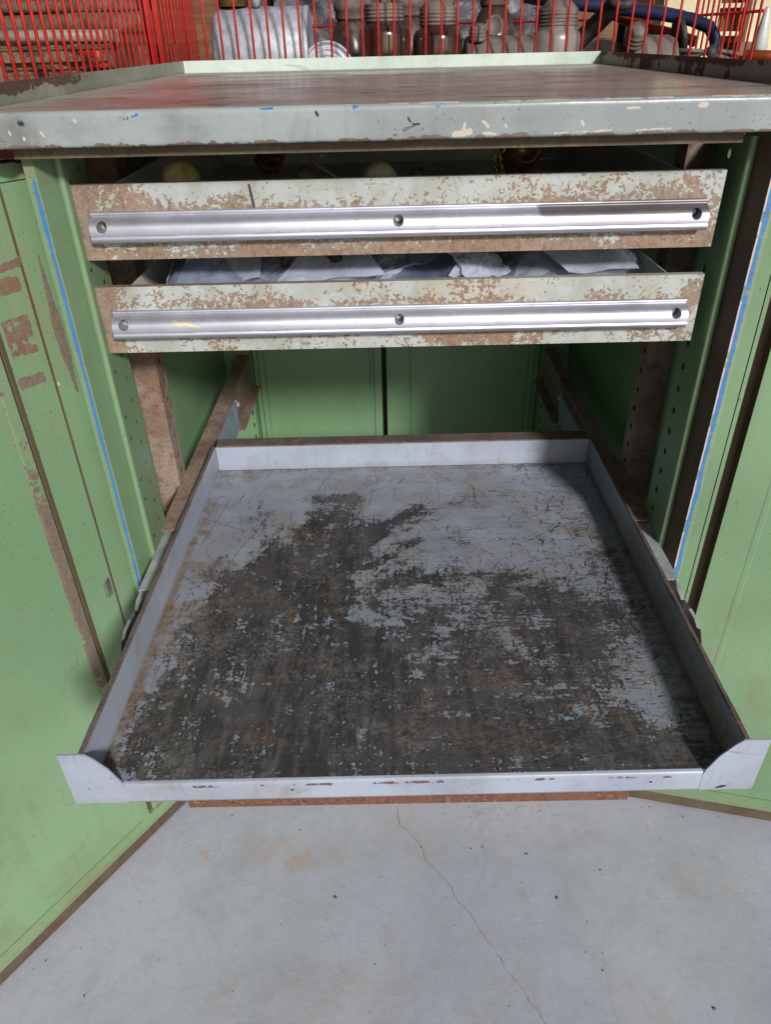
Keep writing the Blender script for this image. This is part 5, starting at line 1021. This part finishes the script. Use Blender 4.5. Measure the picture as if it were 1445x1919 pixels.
MT['smoke'] = simple('smoked_brown_glass', lin(70, 56, 48), lin(48, 38, 34), 16, 0.25, 0, lin(112, 102, 92), 0.5)
back_jar(-0.085, 1.20, 0.055, 1.115, 'smoky brown lamp glass behind the metal reel', 'smoke')
back_jar(0.045, 1.22, 0.06, 1.12, 'smoky brown lamp glass behind and between the two amber jars', 'smoke')
back_jar(0.245, 1.30, 0.055, 1.14, 'smoky brown lamp glass behind the tin lid', 'smoke')
t = thing('grey_canister', 'dusty grey metal canister with small ribbed screw cap, lying between the jars', 'canister', (0.2, 0.97, 0.946))
m = MB(); n = 12; prof = []
R = 0.055
m.lathe([(0.0001, 0), (R-0.008, 0), (R-0.002, 0.003), (R, 0.010), (R, 0.128), (R+0.001, 0.130), (R+0.001, 0.134), (R-0.004, 0.138), (0.0001, 0.138)], Tr(0.148, 0.985, 1.0020)@Ry(math.pi/2), 40); build('shell', m, 'dusty', t)
m = MB(); pr = [(0.015, 0)]
for k in range(3): pr += [(0.0165, 0.003+k*0.006), (0.0165, 0.006+k*0.006), (0.015, 0.007+k*0.006)]
pr += [(0.0165, 0.022), (0.0155, 0.026), (0.0001, 0.0265)]
m.lathe(pr, Tr(0.170, 0.955, 1.049)@Rx(0.25), 28); build('screw_cap', m, 'dusty', t)
m = MB(); m.lathe([(0.0001, 0), (0.0165, 0), (0.018, 0.002), (0.018, 0.004), (0.0155, 0.005), (0.0145, 0.003), (0.0001, 0.003)], Tr(0.212, 1.035, 1.073)@Rx(math.radians(78)), 30)
tag(build('tin_lid', m, 'dusty', loc=(0.212, 1.035, 1.05)), 'small round tin lid standing on edge behind the canister', 'lid')
# dark cup, lamp body, hose, tubes
t = thing('dark_cup', 'dark round cup lying open towards the front, right of the dusty grey jar', 'cup', (0.43, 1.0, 0.946))
m = MB(); M = Tr(0.428, 0.985, 1.000)@Rz(math.radians(-12))@Rx(math.radians(88))
m.lathe([(0.0445, 0.006), (0.0475, 0.006), (0.0480, 0), (0.046, -0.09), (0.0001, -0.09)], M, 40); m.lathe([(0.0445, 0.006), (0.042, -0.08), (0.0001, -0.08)], M, 40); build('shell', m, 'rubber', t)
t = thing('old_lamp_body', 'brown dusty lamp body with a ribbed cap between the dark cup and blue tube', 'lamp', (0.52, 1.0, 0.946))
m = MB(); m.lathe([(0.0001, 0), (0.040, 0), (0.048, 0.006), (0.051, 0.03), (0.051, 0.085), (0.046, 0.10), (0.030, 0.108), (0.0001, 0.108)], Tr(0.478, 1.02, 1.000)@Ry(math.pi/2), 40); build('housing', m, 'dusty', t)
m = MB(); pr = [(0.018, 0)]
for k in range(3): pr += [(0.020, 0.003+k*0.008), (0.020, 0.007+k*0.008), (0.0175, 0.009+k*0.008)]
pr += [(0.020, 0.03), (0.017, 0.036), (0.0001, 0.038)]
m.lathe(pr, Tr(0.480, 0.965, 1.035)@Rx(0.6), 28); build('ribbed_cap', m, 'dusty', t)
m = MB(); m.lathe([(0.028, 0), (0.03, 0.004), (0.030, 0.012), (0.022, 0.016), (0.0001, 0.016)], Tr(0.455, 1.0, 1.105)@Rx(0.5), 24); build('bulb_cap', m, 'rubber', t)
m = MB(); m.lathe([(0.034, 0), (0.036, 0.004), (0.036, 0.010), (0.028, 0.012)], Tr(0.583, 1.02, 1.045)@Ry(math.radians(75)), 28); build('end_ring', m, 'rubber', t)
m = MB(); m.tube([(0.33, 1.10, 0.962), (0.365, 1.09, 1.0), (0.395, 1.075, 1.04), (0.43, 1.06, 1.075), (0.47, 1.05, 1.115), (0.50, 1.05, 1.15)], 0.018, 14)
tag(build('rubber_hose', m, 'rubber', loc=(0.4, 1.06, 0.946)), 'thick dusty rubber hose rising diagonally behind the dark cup', 'hose')
m = MB(); m.tube([(0.22, 1.25, 1.17), (0.30, 1.24, 1.145), (0.40, 1.2, 1.110), (0.54, 1.16, 1.094), (0.62, 1.13, 1.080), (0.68, 1.105, 1.066), (0.715, 1.09, 1.052), (0.735, 1.08, 1.030), (0.742, 1.08, 1.000), (0.735, 1.08, 0.962)] if False else [(0.30, 1.24, 1.128), (0.40, 1.2, 1.112), (0.50, 1.17, 1.099), (0.58, 1.14, 1.088), (0.64, 1.11, 1.076), (0.672, 1.09, 1.062), (0.686, 1.08, 1.040), (0.685, 1.075, 1.0), (0.678, 1.07, 0.962)], 0.0125, 14)
tag(build('blue_tube', m, 'blueplastic', loc=(0.6, 1.1, 0.946)), 'navy blue bent tube arching down at the right of the cage', 'tube')
m = MB(); m.tube([(0.33, 1.32, 1.14), (0.50, 1.26, 1.112), (0.60, 1.235, 1.098), (0.66, 1.22, 1.086)], 0.0085, 12)
tag(build('orange_tube', m, 'orange', loc=(0.5, 1.26, 0.946)), 'thin orange tube lying just above the blue tube', 'tube')
m = MB(); m.tube([(0.50, 1.22, 1.090), (0.56, 1.20, 1.068), (0.62, 1.17, 1.052), (0.668, 1.14, 1.036)], 0.0105, 12)
tag(build('orange_tube', m, 'orange', loc=(0.6, 1.18, 0.946)), 'dull orange-brown tube running below the blue tube', 'tube')
t = thing('nozzle_bottle', 'pale plastic bottle with tapered spout at the far right of the cage', 'bottle', (0.80, 1.12, 0.946))
m = MB(); m.lathe([(0.028, 0.0005), (0.030, 0.004), (0.030, 0.05), (0.020, 0.062), (0.018, 0.064)], Tr(0.80, 1.12, 0.946), 24); build('body', m, 'white', t)
m = MB(); m.lathe([(0.018, 0.064), (0.013, 0.10), (0.006, 0.145), (0.004, 0.150), (0.0001, 0.150)], Tr(0.80, 1.12, 0.946), 20); build('spout', m, 'white', t)
m = MB(); m.tube([(0.72, 1.0, 1.012), (0.78, 0.99, 1.010), (0.86, 0.98, 1.000)], 0.010, 12)
tag(build('orange_tube', m, 'orange', loc=(0.78, 0.99, 0.946)), 'orange bar lying low in front of the nozzle bottle', 'bar')
t = thing('hand_pliers', 'old dusty pliers lying below the blue tube bend', 'pliers', (0.64, 1.0, 0.946))
m = MB(); m.tube([(0.58, 0.985, 1.024), (0.62, 0.98, 1.022), (0.66, 0.985, 1.014), (0.70, 0.99, 1.002)], 0.004, 8); m.tube([(0.58, 1.0, 1.014), (0.62, 0.985, 1.016), (0.66, 0.98, 1.022), (0.70, 0.985, 1.016)], 0.004, 8); build('handle', m, 'dusty', t)
m = MB(); m.lathe([(0.011, 0), (0.012, 0.003), (0.012, 0.008), (0.0001, 0.010)], Tr(0.645, 0.984, 1.020)@Rx(1.3), 18); build('pivot', m, 'rubber', t)
m = MB(); m.box(0.56, 0.70, 0.975, 1.05, 0.9465, 1.006); tag(build('tool_box', m, 'dusty', loc=(0.63, 1.01, 0.9465)), 'low dusty box under the old pliers', 'box')
m = MB(); m.box(0.71, 0.745, 1.02, 1.09, 0.9465, 1.035); tag(build('brown_tin', m, 'rustblock', loc=(0.73, 1.05, 0.9465)), 'small brown tin right of the blue tube bend', 'tin')
